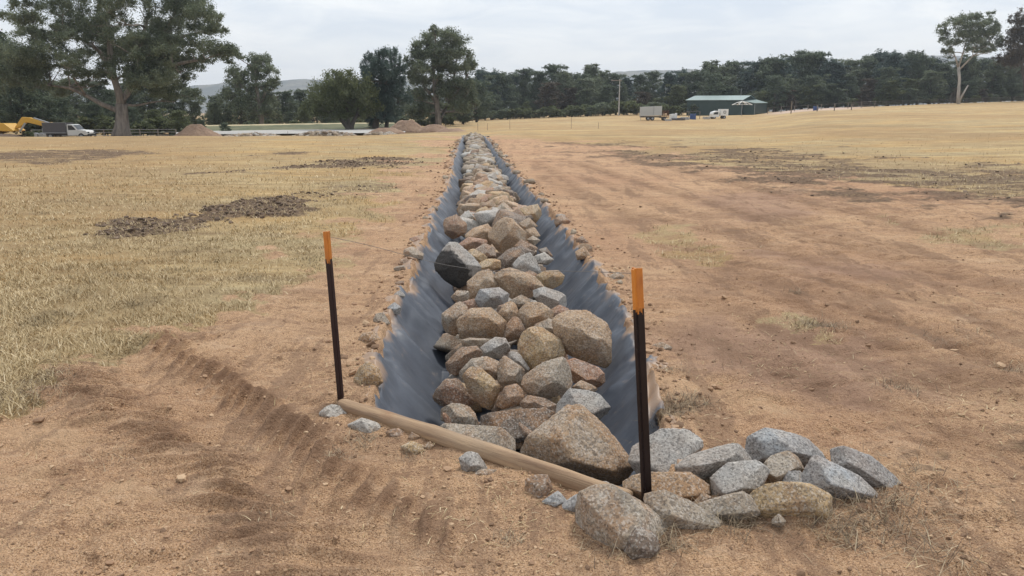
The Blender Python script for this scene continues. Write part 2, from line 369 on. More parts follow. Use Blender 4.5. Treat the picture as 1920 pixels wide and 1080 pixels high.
def full_ground(X, Y):
    g, m_, p = masks(X, Y); z = ground_h(X, Y, g, m_)
    e = ditch(X, Y)
    lip = np.exp(-(e/.16)**2)*sst(60, 3, Y)
    z = z + lip*(.022+.035*fb2(X*4, Y*4, 3, 101))
    enl = (X-LOG_A[0])*_ln[0]+(Y-LOG_A[1])*_ln[1]; sl_ = (X-LOG_A[0])*_ld[0]+(Y-LOG_A[1])*_ld[1]
    z = z + sst(-.28, -.05, enl)*sst(.02, -.02, enl)*sst(-.3, 0, sl_)*sst(2.1, 1.7, sl_)*np.clip(.004+.05*fb2(X*3.1, Y*3.1, 3, 111), -.01, .035)
    inside = e > 0
    z = np.where(inside, z*(1-sst(0, .12, e))+ditch_z(X, Y, e)-.035*sst(0, .05, e), z)
    return z, g, m_, p, e
def gz(x, y):
    r = full_ground(np.array([[float(x)]]), np.array([[float(y)]]))[0]; return float(r[0, 0])
def build_ground():
    ys = [-3.6]; 
    while ys[-1] < 3000:
        y = ys[-1]; st = .012 if 1.2 < y < 4.6 else (.05 if y <= 1.2 else (max(.012, y*.0040) if y < 60 else y*.02)); ys.append(y+st)
    ys = np.array(ys)
    c = np.linspace(-.42, .30, 1150); l = -.42-(np.linspace(0, 1, 190)[1:]**1.5)*1.9; r = .30+(np.linspace(0, 1, 230)[1:]**1.5)*2.0
    ks = np.concatenate([l[::-1], c, r])
    Kg, Yg = np.meshgrid(ks, ys); Xg = Kg*(Yg+4.2)-.0563*0
    z, g, m_, p, e = full_ground(Xg, Yg)
    ny, nx = Xg.shape; V = np.stack([Xg.ravel(), Yg.ravel(), z.ravel()], 1)
    idx = np.arange(ny*nx).reshape(ny, nx); F = np.stack([idx[:-1, :-1].ravel(), idx[:-1, 1:].ravel(), idx[1:, 1:].ravel(), idx[1:, :-1].ravel()], 1)
    o = npmesh('ground', V, F, M['ground']); tag(o, kind='structure')
    dm = o.data.attributes.new('damp_shade', 'FLOAT', 'POINT'); dm.data.foreach_set('value', tread_mask(Xg, Yg).ravel().astype(np.float32))
    at = o.data.color_attributes.new('cover', 'FLOAT_COLOR', 'POINT')
    pale = sst(.31, .35, Kg)*sst(.47, .41, Kg)*sst(150, 175, Yg)*sst(260, 205, Yg)
    at.data.foreach_set('color', np.stack([g.ravel(), m_.ravel(), p.ravel(), pale.ravel()], 1).astype(np.float32).ravel())
    print('ground verts', len(V))
def mat_ground():
    k = NT('ground_cover'); a = k.n('ShaderNodeVertexColor'); a.layer_name = 'cover'; s = k.n('ShaderNodeSeparateColor'); k.lk(a.outputs[0], s.inputs[0])
    G, Mu, Pk = s.outputs[0], s.outputs[1], s.outputs[2]
    n1 = k.noise(.9, 6, .6); n2 = k.noise(5, 6, .65); n3 = k.noise(38, 4, .7); n4 = k.noise(150, 3, .75); vs = k.voro(85)
    nlow = k.noise(.16, 4, .6)
    soil = k.mix(k.rng(n1, .35, .68), (.60, .38, .218), (.52, .308, .168))
    soil = k.mix(k.rng(n2, .48, .72, 0, .6), soil, (.40, .245, .145))
    soil = k.mix(k.rng(n3, .56, .72, 0, .7), soil, (.2, .105, .06))
    soil = k.mix(k.rng(n4, .53, .6, 0, .7), soil, (.72, .52, .36))
    soil = k.mix(k.rng(n4, .46, .38, 0, .95), soil, (.12, .07, .045))
    soil = k.mix(k.rng(k.noise(14, 6, .72), .52, .66, 0, .55), soil, (.22, .125, .075))
    cr_ = k.noise(3.4, 10, .74, k.vec((.55, 1.3, 1))); soil = k.mix(k.rng(cr_, .55, .6, 0, .42), soil, (.235, .135, .08)); soil = k.mix(k.rng(cr_, .45, .40, 0, .35), soil, (.68, .48, .32))
    cl_ = k.noise(11, 8, .72); soil = k.mix(k.rng(cl_, .57, .62, 0, .5), soil, (.2, .115, .07))
    redn = k.rng(nlow, .45, .6, 0, .5); soil = k.mix(redn, soil, k.mix(.6, soil, (.38, .2, .125)))
    soil = k.mix(k.math('MULTIPLY', Pk, .55), soil, (.36, .23, .17))
    gsrc = k.noise(2.2, 6, .65, k.vec((1, .55, 1))); g2 = k.noise(60, 4, .75, k.vec((1, .6, 1)))
    gr = k.mix(k.rng(gsrc, .35, .66), (.47, .37, .21), (.34, .255, .145))
    gr = k.mix(k.rng(k.noise(.35, 5, .6, k.vec((.4, 1, 1))), .42, .6, 0, .85), gr, (.50, .315, .13))
    gr = k.mix(k.rng(k.noise(.09, 6, .65, k.vec((.5, 1, 1))), .5, .6, 0, .6), gr, (.36, .235, .12))
    gr = k.mix(k.rng(k.noise(.6, 6, .7, k.vec((.35, 1.6, 1))), .56, .66, 0, .6), gr, (.19, .135, .085))
    gr = k.mix(k.rng(k.noise(.8, 5, .65, k.vec((.6, 1, 1))), .55, .7, 0, .55), gr, (.24, .17, .1))
    gr = k.mix(k.rng(g2, .5, .72, 0, .6), gr, (.66, .53, .31)); gr = k.mix(k.rng(g2, .46, .3, 0, .7), gr, (.17, .12, .065))
    gr = k.mix(k.rng(k.noise(.045, 5, .7, k.vec((1, .4, 1))), .46, .56, 0, .7), gr, (.37, .24, .12)); gr = k.mix(k.rng(k.noise(.11, 6, .75, k.vec((.5, .5, 1))), .53, .62, 0, .65), gr, (.27, .19, .1)); gr = k.mix(k.rng(k.noise(.2, 6, .75, k.vec((.35, .6, 1))), .53, .62, 0, .5), gr, (.6, .46, .24))
    gr = k.mix(k.rng(k.noise(2.6, 7, .75, k.vec((.22, 1.2, 1))), .5, .62, 0, .6), gr, (.25, .17, .09))
    gr = k.mix(k.rng(k.noise(1.5, 7, .75, k.vec((.3, 1.2, 1))), .54, .66, 0, .5), gr, (.66, .5, .27))
    mud = k.mix(k.rng(n2, .35, .65), (.17, .115, .08), (.1, .068, .048)); mud = k.mix(k.rng(n3, .5, .7, 0, .6), mud, (.3, .2, .135))
    mud = k.mix(k.rng(k.noise(14, 5, .7), .52, .62, 0, .55), mud, (.38, .28, .16))
    mt = k.noise(.7, 9, .72, k.vec((.7, 1.5, 1), rot=(0, 0, math.radians(-30)))); soil = k.mix(k.rng(mt, .54, .59, 0, .4), soil, (.3, .185, .12)); soil = k.mix(k.rng(mt, .45, .4, 0, .4), soil, (.6, .4, .24))
    gf = k.math('ADD', G, k.math('MULTIPLY', k.math('SUBTRACT', n3, .5), .9)); gf = k.math('ADD', gf, k.math('MULTIPLY', k.math('SUBTRACT', n2, .5), .8))
    da = k.n('ShaderNodeAttribute'); da.attribute_name = 'damp_shade'; soil = k.mix(k.math('MULTIPLY', da.outputs['Fac'], k.rng(n2, .3, .6, .45, .95)), soil, (.2, .115, .07))  # darkens soil for damp and for the painted shade of the tread lugs
    c = k.mix(k.rng(gf, .35, .62), soil, gr)
    mf = k.math('ADD', Mu, k.math('MULTIPLY', k.math('SUBTRACT', k.noise(7, 6, .7, k.vec((.6, 1, 1))), .5), 1.2))
    c = k.mix(k.rng(mf, .3, .62, 0, .92), c, mud)
    stv = k.noise(1.6, 7, .7, k.vec((1.6, .28, 1), rot=(0, 0, math.radians(-38)))); c = k.mix(k.math('MULTIPLY', k.rng(stv, .53, .58), k.rng(G, .4, 0, 0, .55)), c, (.25, .155, .1))
    c = k.mix(a.outputs[1], c, (.5, .38, .3))
    h = k.math('ADD', k.math('MULTIPLY', n3, 1.), k.math('MULTIPLY', n4, .45)); h = k.math('ADD', h, k.math('MULTIPLY', vs, .3))
    nrm = k.bump(h, 1., .026)
    return k.done(c, .95, nrm, spec=.15)
M['ground'] = mat_ground()
build_ground()
def mat_hill():
    k = NT('hill_cover'); a = k.noise(.012, 6, .65); b = k.noise(.05, 5, .7)
    c = k.mix(k.rng(a, .42, .56), (.17, .16, .13), (.07, .08, .075)); c = k.mix(k.rng(b, .5, .62), c, (.05, .065, .05)); return k.done(c, .95)
def build_hills():
    pts = [(-1500, 160), (-300, 165), (180, 170), (300, 168), (380, 164), (450, 158), (520, 156), (570, 149), (620, 151), (660, 148), (740, 152), (880, 160), (960, 155), (1040, 146), (1110, 140), (1180, 135), (1240, 134), (1300, 133), (1380, 124), (1440, 114), (1490, 109), (1540, 110), (1600, 118), (1660, 112), (1750, 104), (1820, 110), (1920, 112), (2400, 118), (3400, 130)]
    D = 2150.; xs = []; zs = []
    for x, y in pts:
        p = at_y(x, y, D); xs.append(p[0]); zs.append(p[2])
    X = np.linspace(-3000, 3000, 500); T = np.linspace(0, 1, 50); Xg, Tg = np.meshgrid(X, T); Yg = 1450+Tg*1300
    ridge = np.interp(Xg, xs, zs)
    prof = np.where(Tg < .54, sst(0, .54, Tg), sst(1.25, .54, Tg))
    z = -14+(ridge+14)*prof*(1+.0*Tg) + fb2(Xg/160, Yg/160, 5, 7)*14*prof*np.where(np.abs(Tg-.54) < .08, .35, 1.)+fb2(Xg/14, Yg/14, 2, 9)*2.5
    V = np.stack([Xg.ravel(), Yg.ravel(), z.ravel()], 1); ny, nx = Xg.shape; idx = np.arange(ny*nx).reshape(ny, nx)
    F = np.stack([idx[:-1, :-1].ravel(), idx[:-1, 1:].ravel(), idx[1:, 1:].ravel(), idx[1:, :-1].ravel()], 1)
    tag(npmesh('hills', V, F, mat_hill()), kind='structure')
build_hills()
# ------------------------------------------------------------ ditch liner
def mat_liner():
    k = NT('black_plastic_weave'); n = k.noise(2.2, 5, .6, k.vec((1, 1, 1))); st = k.noise(20, 5, .65, k.vec((.12, 1, .12))); d = k.noise(9, 6, .7)
    c = k.mix(k.rng(n, .35, .65), (.042, .05, .066), (.078, .09, .113))
    c = k.mix(k.rng(st, .52, .7, 0, .1), c, (.15, .16, .185)); c = k.mix(k.rng(k.noise(5, 6, .7), .55, .75, 0, .3), c, (.14, .145, .155))
    c = k.mix(k.rng(d, .6, .75, 0, .5), c, (.3, .22, .16))
    ia = k.n('ShaderNodeAttribute'); ia.attribute_name = 'inset'; dd = k.math('ADD', ia.outputs['Fac'], k.math('MULTIPLY', k.math('SUBTRACT', k.noise(2.4, 3, .5), .5), .5)); c = k.mix(k.rng(dd, -.02, .05, .8, 0), c, (.36, .225, .13)); 
    w = k.math('ADD', k.math('MULTIPLY', k.noise(7, 3, .5), 1.), k.math('MULTIPLY', k.noise(120, 2, .5), .15))
    return k.done(c, .5, k.bump(w, .35, .012), spec=.5)
def build_liner():
    ys = [2.6]
    while ys[-1] < DEND+.3: ys.append(ys[-1]+max(.013, ys[-1]*.0035))
    ys = np.array(ys); u = np.linspace(0, 1, 230)
    Ug, Yg = np.meshgrid(u, ys)
    L = np.interp(Yg, _eY, _eL); R = np.interp(Yg, _eY, _eR)
    ol = .18+.1*fb2(Yg*1.3, Yg*0, 4, 201); orr = .18+.1*fb2(Yg*1.3, Yg*0+9, 4, 202)
    X = L-ol+(R+orr-L+ol)*Ug
    en = (X-LOG_A[0])*_ln[0]+(Yg-LOG_A[1])*_ln[1]
    Y2 = Yg + 0*X
    zg, g, m_, p, e = full_ground(X, Y2)
    ins = sst(-.02, .1, e)
    rd = 1-np.abs(fb2(Y2*2.2+e*.5, e*.6, 2, 215)); rd2 = 1-np.abs(fb2(Y2*7.5-e*.8, e*1.0, 1, 216)); wr = .09*(rd**4-.5)*sst(.03, .25, e)+.012*(rd2**3-.5)*sst(.03, .2, e)*sst(-.1, .4, fb2(Y2*.9, Y2*0+4.2, 2, 217))+.03*fb2(Y2*2.3, e*1.0, 2, 211) + .006*fb2(Y2*14+e*2, e*1.2, 1, 212)*sst(-.1, .5, fb2(Y2*1.1, X*.8, 2, 213))
    fold = 0*X
    for fy, fs, am in ((6.9, .5, .05), (8.2, -.3, .05), (12.4, .8, .06), (16.3, -.5, .06), (21, .6, .07), (27, .6, .07), (5.1, -.7, .04), (34, .5, .08)):
        dd = Y2-fy-fs*X; fold = fold+am*np.exp(-(dd/(.035+.002*fy))**2)*(.5+.5*sst(-.2, .3, vn2(X*2, Y2*0+fy, 5)))
    z = zg+.035*sst(0, .05, e)+.012+ins*(wr+fold*.7+.012)
    rag = .062*fb2(X*2.6, Y2*2.6, 5, 221, .65)+.004
    z = np.where(e < .03, z-(.012+.06*sst(.02, -.28, e)-rag*.9), z)
    z = z-.11*np.clip(fb2(X*3.1, Y2*3.1, 4, 231)+.05, 0, 1)*sst(.2, .02, e)*(e > -.02)
    keep = (en > -.0)
    V = np.stack([X.ravel(), Y2.ravel(), z.ravel()], 1); ny, nx = X.shape; idx = np.arange(ny*nx).reshape(ny, nx)
    k = (keep[:-1, :-1] & keep[1:, 1:] & keep[:-1, 1:] & keep[1:, :-1]).ravel()
    F = np.stack([idx[:-1, :-1].ravel(), idx[:-1, 1:].ravel(), idx[1:, 1:].ravel(), idx[1:, :-1].ravel()], 1)[k]
    o = npmesh('ditch_liner', V, F, mat_liner()); a_ = o.data.attributes.new('inset', 'FLOAT', 'POINT'); a_.data.foreach_set('value', e.ravel().astype(np.float32)); tag(o, 'wrinkled grey-black plastic weave lining both sides of the rock-filled ditch', 'liner')
build_liner()
# ------------------------------------------------------------ rocks
_ico = {}
def ico(sub):
    if sub not in _ico:
        import bmesh
        bm = bmesh.new(); bmesh.ops.create_icosphere(bm, subdivisions=sub, radius=1); bm.verts.ensure_lookup_table()
        V = np.array([v.co[:] for v in bm.verts]); F = np.array([[v.index for v in f.verts] for f in bm.faces]); bm.free()
        V /= np.linalg.norm(V, axis=1, keepdims=True); _ico[sub] = (V, F)
    return _ico[sub]
def planes_shape(dirs, Nn, D, p=16.):
    q = np.maximum(dirs @ Nn.T, 0)/D[None, :]; mx = q.max(1, keepdims=True); r = 1/(mx[:, 0]*(((q/mx)**p).sum(1)**(1/p)))
    sm = (q/mx)**10; val = np.abs(np.sin(np.arange(len(D))*12.9898+D*78.233)*43.7)%1.; return r, (sm*val).sum(1)/sm.sum(1)
def set_facet(o, f):
    a = o.data.attributes.new('facet', 'FLOAT', 'POINT'); a.data.foreach_set('value', f.astype(np.float32))
def roughen(V, size, seed, amt=1.):
    n = V/np.linalg.norm(V, axis=1, keepdims=True); q = V/size
    a = fb3(q*1.6+seed*3.1, 3, seed); b = np.abs(fb3(q*4.2+seed, 4, seed+5)); c = fb3(q*13, 3, seed+9, .6)
    return V+n*(size*amt*(.025*a-.06*b*sst(-.15, .35, a)+.022*c+.012))[:, None]
TINT = {'t': (.51, .355, .225), 'y': (.56, .395, .215), 'g': (.50, .48, .45), 'b': (.37, .24, .16), 'r': (.46, .26, .175), 'w': (.60, .57, .52), 'd': (.2, .155, .125), 'n': (.46, .385, .30), 'B': (.46, .475, .485)}
CNAME = {'t': 'tan', 'y': 'yellow-tan', 'g': 'pale grey', 'b': 'brown', 'r': 'reddish brown', 'w': 'whitish', 'd': 'dark brown', 'n': 'grey-tan', 'B': 'blue-grey'}
def rock_from_outline(pts, z, tint, label, group, mat='rock', sub=5, depth=.85, seed=0, cat='rock', name='rock', par=14., face=None):
    pts = np.array(pts, float); cx, cy = pts.mean(0)
    pts = (pts-[cx, cy])*(1.19 if group == CL else 1.07)+[cx, cy]
    z = z+.022*(group == CL); C, t = at_z(cx, cy, z); q = np.stack([(pts[:, 0]-cx)/FPX*t, -(pts[:, 1]-cy)/FPX*t], 1)
    if np.sum(q[:, 0]*np.roll(q[:, 1], -1)-q[:, 1]*np.roll(q[:, 0], -1)) < 0: q = q[::-1]
    rs = np.random.RandomState(seed+11); Nn = []; D = []
    w = q[:, 0].max()-q[:, 0].min(); h = q[:, 1].max()-q[:, 1].min(); dp = depth*.5*(w*.6+h*.4)
    for i in range(len(q)):
        a = q[i]; b = q[(i+1) % len(q)]; e = b-a; l = np.hypot(*e)
        if l < 1e-5: continue
        n = np.array([e[1], -e[0]])/l; d = n @ a
        if d < .004: continue
        for sg in (1, -1):
            tau = math.radians(rs.uniform(6, 55)); 
            N3 = math.cos(tau)*(n[0]*RV+n[1]*UV)+sg*math.sin(tau)*FV; Nn.append(N3); D.append(d*math.cos(tau))
    # big faces: an upper one and one or two lower ones towards the camera
    fr = face or (rs.uniform(.15, .6), rs.uniform(-.5, .5))
    for (vu, vr, dd) in ((.55+fr[0]*.5, fr[1]*.5, .80), (-.5+fr[0]*.4, -fr[1], .86), (.1, fr[1]*1.4+.4, .93), (.2, fr[1]-.6, .95)):
        n = -FV+UV*vu+RV*vr; n /= np.linalg.norm(n); Nn.append(n); D.append(dp*dd)
    for (vu, vr) in ((.3, .2), (-.4, -.2)):
        n = FV+UV*vu+RV*vr; n /= np.linalg.norm(n); Nn.append(n); D.append(dp)
    dirs, F = ico(sub); r, fa = planes_shape(dirs, np.array(Nn), np.array(D), par)
    for _ in range(6):      # chips knocked off the camera-side and upper corners
        n = -FV*rs.uniform(.3, 1)+UV*rs.uniform(-.8, 1)+RV*rs.uniform(-1, 1); n /= np.linalg.norm(n)
        Nn.append(n); D.append(float((dirs*r[:, None] @ n).max())*rs.uniform(.70, .9))
    r, fa = planes_shape(dirs, np.array(Nn), np.array(D), par)
    V = roughen(dirs*r[:, None]*1.05, math.sqrt(w*h)*.5, seed+3)
    o = npmesh(name, V, F, M[mat], loc=C); sc = rs.uniform(.9, 1.1); o.color = (*[c*sc for c in TINT[tint]], 1); set_facet(o, fa)
    o['label'] = label; o['category'] = cat
    if group: o['group'] = group
    return o
IN = 'rocks filling the lined ditch'; CL = 'rocks clustered at the right of the log'; EDGE = 'rocks along the edges of the ditch'; LG = 'small rocks along the front of the log'
near = [  # outline, z of centre, tint, label, group
 ([(1039,599),(1058,583),(1105,585),(1131,602),(1141,625),(1141,672),(1131,686),(1092,672),(1055,660),(1044,625)], .02, 't', 'big tan boulder with a dark hollow underside against the right wall of the ditch', IN),
 ([(974,648),(982,622),(1000,616),(1026,618),(1047,635),(1056,664),(1047,675),(990,693),(977,682)], -.03, 'y', 'rounded yellow-tan boulder just left of the biggest right-hand ditch boulder', IN),
 ([(978,716),(987,702),(1021,682),(1052,673),(1068,685),(1072,727),(1052,742),(1021,749),(990,734)], -.08, 'n', 'rounded grey-tan boulder below the yellow-tan one in the ditch middle', IN),
 ([(1064,680),(1076,673),(1129,693),(1131,714),(1118,727),(1073,714)], -.12, 'r', 'reddish slab lying under the big right-hand ditch boulder', IN),
 ([(1043,753),(1071,731),(1118,737),(1142,766),(1138,782),(1095,790),(1045,775)], -.12, 'g', 'angular grey rock just behind the giant front boulder at the right liner', IN),
 ([(870,706),(886,690),(907,695),(939,729),(933,753),(922,768),(901,758),(878,732)], -.13, 'y', 'long yellow-tan rock lying aslant in the near left of the ditch', IN),
 ([(812,742),(836,714),(862,712),(881,740),(886,758),(865,766),(815,757)], -.2, 'b', 'brown rock with a tan lower face touching the near left liner', IN),
 ([(828,767),(850,758),(883,761),(894,792),(893,801),(830,792)], -.22, 'n', 'small grey-tan block behind the flat grey slab at the near ditch end', IN),
 ([(900,775),(955,771),(1011,764),(1044,780),(1028,803),(975,825),(900,803)], -.2, 'd', 'wide dark brown slab left of the giant front boulder', IN),
 ([(810,810),(830,796),(933,803),(975,830),(961,845),(940,864),(894,850),(820,822)], -.2, 'n', 'flat grey slab with reddish stain right behind the wooden log', IN),
 ([(981,866),(997,823),(1066,769),(1101,767),(1135,792),(1158,817),(1184,852),(1197,886),(1164,921),(1124,918),(1026,893)], .0, 't', 'giant boulder with a golden top face standing behind the wooden log', IN),
 ([(831,589),(862,566),(881,580),(870,600),(861,628),(830,621)], -.05, 'n', 'grey-topped angular rock against the left liner above the gap', IN),
 ([(860,602),(886,579),(917,578),(946,604),(948,628),(907,637),(866,632)], -.04, 't', 'tan block beside the grey-topped rock at the left liner', IN),
 ([(931,594),(948,570),(964,565),(974,594),(968,614),(946,612)], .0, 't', 'upright pointed tan rock in the ditch middle', IN),
 ([(944,614),(969,591),(984,618),(977,632),(948,642)], -.08, 'b', 'brown wedge of rock under the upright pointed one', IN),
 ([(967,583),(990,569),(1013,570),(1036,586),(1030,604),(1006,617),(982,622),(971,609)], .0, 't', 'lumpy tan rock left of the biggest right-hand ditch boulder', IN),
 ([(1002,608),(1030,598),(1048,604),(1050,622),(1030,630),(1008,622)], -.05, 'n', 'greenish grey rock wedged between the two large boulders', IN),
 ([(866,638),(881,634),(920,636),(909,653),(870,652)], -.12, 'n', 'small flat stone under the tan block near the left liner', IN),
 ([(894,656),(928,634),(946,636),(957,656),(940,671),(904,670)], -.09, 'g', 'dull grey angular rock at the left of the rounded yellow-tan boulder', IN),
 ([(836,678),(865,654),(891,651),(906,667),(888,682),(857,702),(839,695)], -.15, 'b', 'long brownish rock leaning on the left liner below the gap', IN),
 ([(860,702),(886,675),(922,669),(940,685),(935,710),(907,712),(872,712)], -.12, 'n', 'mottled rock behind the long yellow-tan aslant rock', IN),
 ([(933,687),(946,669),(984,695),(979,721),(943,729),(935,712)], -.12, 'n', 'triangular grey-tan rock left of the rounded grey-tan boulder', IN),
 ([(951,659),(972,662),(992,690),(984,698),(959,682)], -.1, 'g', 'narrow grey rock in the gap below the rounded yellow-tan boulder', IN),
 ([(931,760),(948,727),(969,720),(989,740),(976,762),(953,770)], -.18, 'b', 'brown pointed rock right of the long aslant rock', IN),
 ([(972,760),(990,742),(1021,748),(1047,762),(1044,779),(1000,776)], -.19, 'b', 'brown rock covered in straw under the rounded grey-tan boulder', IN),
 ([(1071,729),(1091,712),(1120,729),(1107,739),(1080,737)], -.15, 'n', 'small stone under the reddish slab', IN),
 ([(818,490),(834,468),(843,458),(858,458),(884,483),(903,505),(891,516),(863,540),(836,523),(820,505)], .02, 'g', 'large boulder with a jet black face and speckled grey top at the left liner', IN),
 ([(913,444),(926,424),(941,410),(959,413),(983,437),(991,454),(959,466),(937,474),(920,457)], .06, 't', 'big pyramid-shaped tan rock in the middle stretch of the ditch', IN),
 ([(874,440),(888,428),(915,420),(930,440),(915,462),(880,464)], .02, 't', 'lumpy tan rock left of the pyramid-shaped rock', IN),
 ([(832,413),(856,404),(873,420),(873,435),(849,448),(836,439)], .02, 'b', 'brown block at the left liner beyond the black-faced boulder', IN),
 ([(859,459),(880,446),(912,450),(917,464),(875,474)], -.04, 'r', 'low reddish rock behind the black-faced boulder', IN),
 ([(887,470),(906,456),(928,466),(928,481),(904,487),(889,480)], -.02, 'b', 'small brown rock right of the black-faced boulder', IN),
 ([(871,474),(884,465),(913,481),(904,496),(877,488)], -.03, 'y', 'small yellowish rock touching the black-faced boulder', IN),
 ([(895,496),(915,485),(937,487),(937,503),(915,511),(900,511)], -.03, 'y', 'yellow-tan lump at the foot of the black-faced boulder', IN),
 ([(935,487),(950,470),(976,463),(1000,474),(987,500),(963,511),(940,507)], -.01, 'd', 'dark brown rock in front of the pyramid-shaped rock', IN),
 ([(963,496),(976,481),(996,475),(1015,514),(990,520),(966,516)], .01, 'g', 'pointed pinkish grey rock right of the dark brown one', IN),
 ([(966,462),(978,450),(1000,464),(1004,478),(975,474)], .02, 'b', 'brown rock at the right foot of the pyramid-shaped rock', IN),
 ([(981,433),(1002,427),(1012,442),(996,454)], .02, 't', 'small tan rock right of the pyramid-shaped rock', IN),
 ([(987,450),(999,443),(1014,450),(1002,460)], -.02, 'n', 'fist-sized rounded stone touching the right liner beside the pyramid-shaped rock', IN),
 ([(997,483),(1020,474),(1037,487),(1026,496),(1002,493)], -.02, 'w', 'whitish flat stone on the right liner by the fold', IN),
 ([(1009,469),(1024,464),(1037,481),(1020,482)], -.02, 'd', 'small dark stone behind the whitish flat stone', IN),
 ([(1003,520),(1022,509),(1046,508),(1057,518),(1053,531),(1027,545),(1009,533)], -.02, 'y', 'oval yellow-tan stone resting on the right liner', IN),
 ([(924,511),(959,505),(1002,520),(1029,542),(1004,551),(987,564),(954,560),(930,533)], .0, 't', 'long tan slab with a shaded front face across the ditch middle', IN),
 ([(878,529),(898,512),(919,505),(932,527),(934,544),(893,562),(880,559)], .0, 't', 'tan rock left of the long shaded slab', IN),
 ([(974,518),(994,507),(1011,518),(1007,529),(985,529)], -.02, 'b', 'small brown stone above the long shaded slab', IN),
 ([(891,560),(902,544),(935,541),(956,555),(952,570),(928,577),(897,577)], -.02, 'B', 'blue-grey speckled rock in front of the long shaded slab', IN),
 ([(865,568),(893,560),(900,576),(892,586),(872,586)], -.1, 'r', 'small reddish rock left of the blue-grey one', IN),
 ([(847,557),(858,545),(880,547),(878,562),(860,572)], -.06, 'n', 'small grey-brown rock at the left liner below the black-faced boulder', IN),
 ([(998,546),(1022,540),(1059,553),(1064,571),(1048,588),(1024,577),(1003,557)], .0, 'g', 'long grey rock lying on the right liner above the biggest boulder', IN),
 ([(957,564),(976,554),(996,562),(980,575),(962,574)], -.03, 'n', 'small pale stone in front of the long shaded slab', IN),
 ([(930,576),(955,568),(965,580),(950,596),(934,592)], -.08, 'b', 'brown stone in the gap below the blue-grey rock', IN),
 ([(1030,582),(1048,572),(1066,580),(1056,592),(1038,594)], -.06, 'r', 'small reddish stone above the biggest right-hand boulder', IN),
 ([(929,391),(945,379),(959,389),(965,400),(951,411),(931,404)], .03, 'n', 'squarish grey-tan rock beyond the pyramid-shaped rock', IN),
 ([(973,391),(1007,384),(1016,402),(1002,418),(979,406)], .05, 'y', 'speckled yellow-tan boulder at the right liner beyond the pyramid-shaped rock', IN),
 ([(954,404),(973,391),(986,409),(972,423),(958,416)], .02, 'b', 'brown block between the squarish and the speckled rocks', IN),
 ([(971,421),(991,409),(1007,424),(992,435),(978,434)], .0, 't', 'pale tan rock on the right above the small tan stone', IN),
 ([(862,406),(878,395),(889,409),(868,418)], .0, 'w', 'small whitish rock beside the brown block at the left', IN),
 # cluster at the right
 ([(1215,820),(1244,812),(1293,813),(1325,829),(1339,843),(1290,870),(1279,889),(1218,894),(1187,852)], .04, 'g', 'broad flat pale rock directly behind the right steel picket', CL),
 ([(1279,874),(1300,858),(1368,839),(1383,841),(1412,871),(1380,884),(1349,899),(1326,906),(1287,889)], .06, 'g', 'grey block with a shaded front face at the middle of the right cluster', CL),
 ([(1345,897),(1370,875),(1417,871),(1448,892),(1463,912),(1417,926),(1409,938),(1349,936)], .05, 'g', 'dome-shaped rock, bluish on its left half, in the right cluster', CL),
 ([(1407,856),(1414,824),(1443,810),(1465,814),(1494,822),(1526,837),(1538,852),(1532,868),(1512,880),(1460,884),(1409,868)], .07, 'B', 'large blue-grey rock at the top of the right cluster', CL),
 ([(1432,878),(1448,858),(1474,850),(1502,863),(1505,886),(1474,908),(1456,910)], .05, 'n', 'mossy grey rock in front of the large blue-grey rock', CL),
 ([(1467,910),(1480,886),(1503,886),(1506,912),(1490,915)], .03, 'B', 'little blue-grey stone between two big cluster rocks', CL),
 ([(1504,904),(1526,866),(1542,858),(1566,872),(1618,903),(1635,928),(1612,938),(1553,932),(1508,916)], .05, 'B', 'blue-grey wedge sloping down to the right in the cluster', CL),
 ([(1559,858),(1589,845),(1631,861),(1650,876),(1679,902),(1698,930),(1657,935),(1628,918),(1600,896),(1566,876)], .04, 'B', 'outermost long grey rock of the right cluster', CL),
 ([(1411,933),(1427,918),(1461,911),(1513,914),(1547,929),(1552,960),(1541,977),(1474,974),(1418,969)], .05, 'y', 'tan slab with a red-brown underside in front of the right cluster', CL),
 ([(1448,975),(1459,965),(1472,976),(1466,988),(1450,985)], .02, 'n', 'small round stone leaning on the tan slab front', CL),
 ([(1310,949),(1344,936),(1386,925),(1409,936),(1414,962),(1386,972),(1331,972)], .04, 'n', 'low grey-tan rock left of the tan slab', CL),
 ([(1162,920),(1181,898),(1227,890),(1284,890),(1315,909),(1307,938),(1225,940)], .03, 't', 'flat-topped tan rock behind the foot of the right picket', CL),
 ([(1216,930),(1256,927),(1300,945),(1342,976),(1338,994),(1279,1002),(1236,990)], .03, 'n', 'pale flat rock right of the right picket foot', CL),
 ([(1089,960),(1096,935),(1124,922),(1152,922),(1198,950),(1229,973),(1240,998),(1246,1029),(1198,1046),(1141,1031),(1092,1009)], .02, 'n', 'large rounded rock in front of the right picket foot, nearest the camera', CL),
 ([(1172,1040),(1180,1010),(1200,988),(1224,1000),(1232,1025),(1208,1048)], .03, 'd', 'dark round fracture spot of the nearest large rock, built as an added stone', CL),  # separate stone added in place of a dark fracture spot on the boulder
 ([(1302,941),(1318,926),(1333,934),(1318,949)], .04, 'n', 'pebble in the gap above the low grey-tan rock', CL),
 ([(1096,928),(1110,906),(1140,905),(1150,920),(1130,932)], .0, 'w', 'pale rock at the right end of the log', CL),
 # along the log
 ([(862,860),(878,847),(894,849),(916,878),(882,896),(869,885)], .04, 'g', 'pale speckled rock leaning on the log at its middle', LG),
 ([(884,891),(903,880),(941,882),(929,898),(895,899)], .01, 'n', 'half-buried stone beside the pale rock leaning on the log', LG),
 ([(984,902),(1000,892),(1025,892),(1037,922),(1013,946),(989,938)], .04, 'b', 'brown rock leaning on the right part of the log', LG),
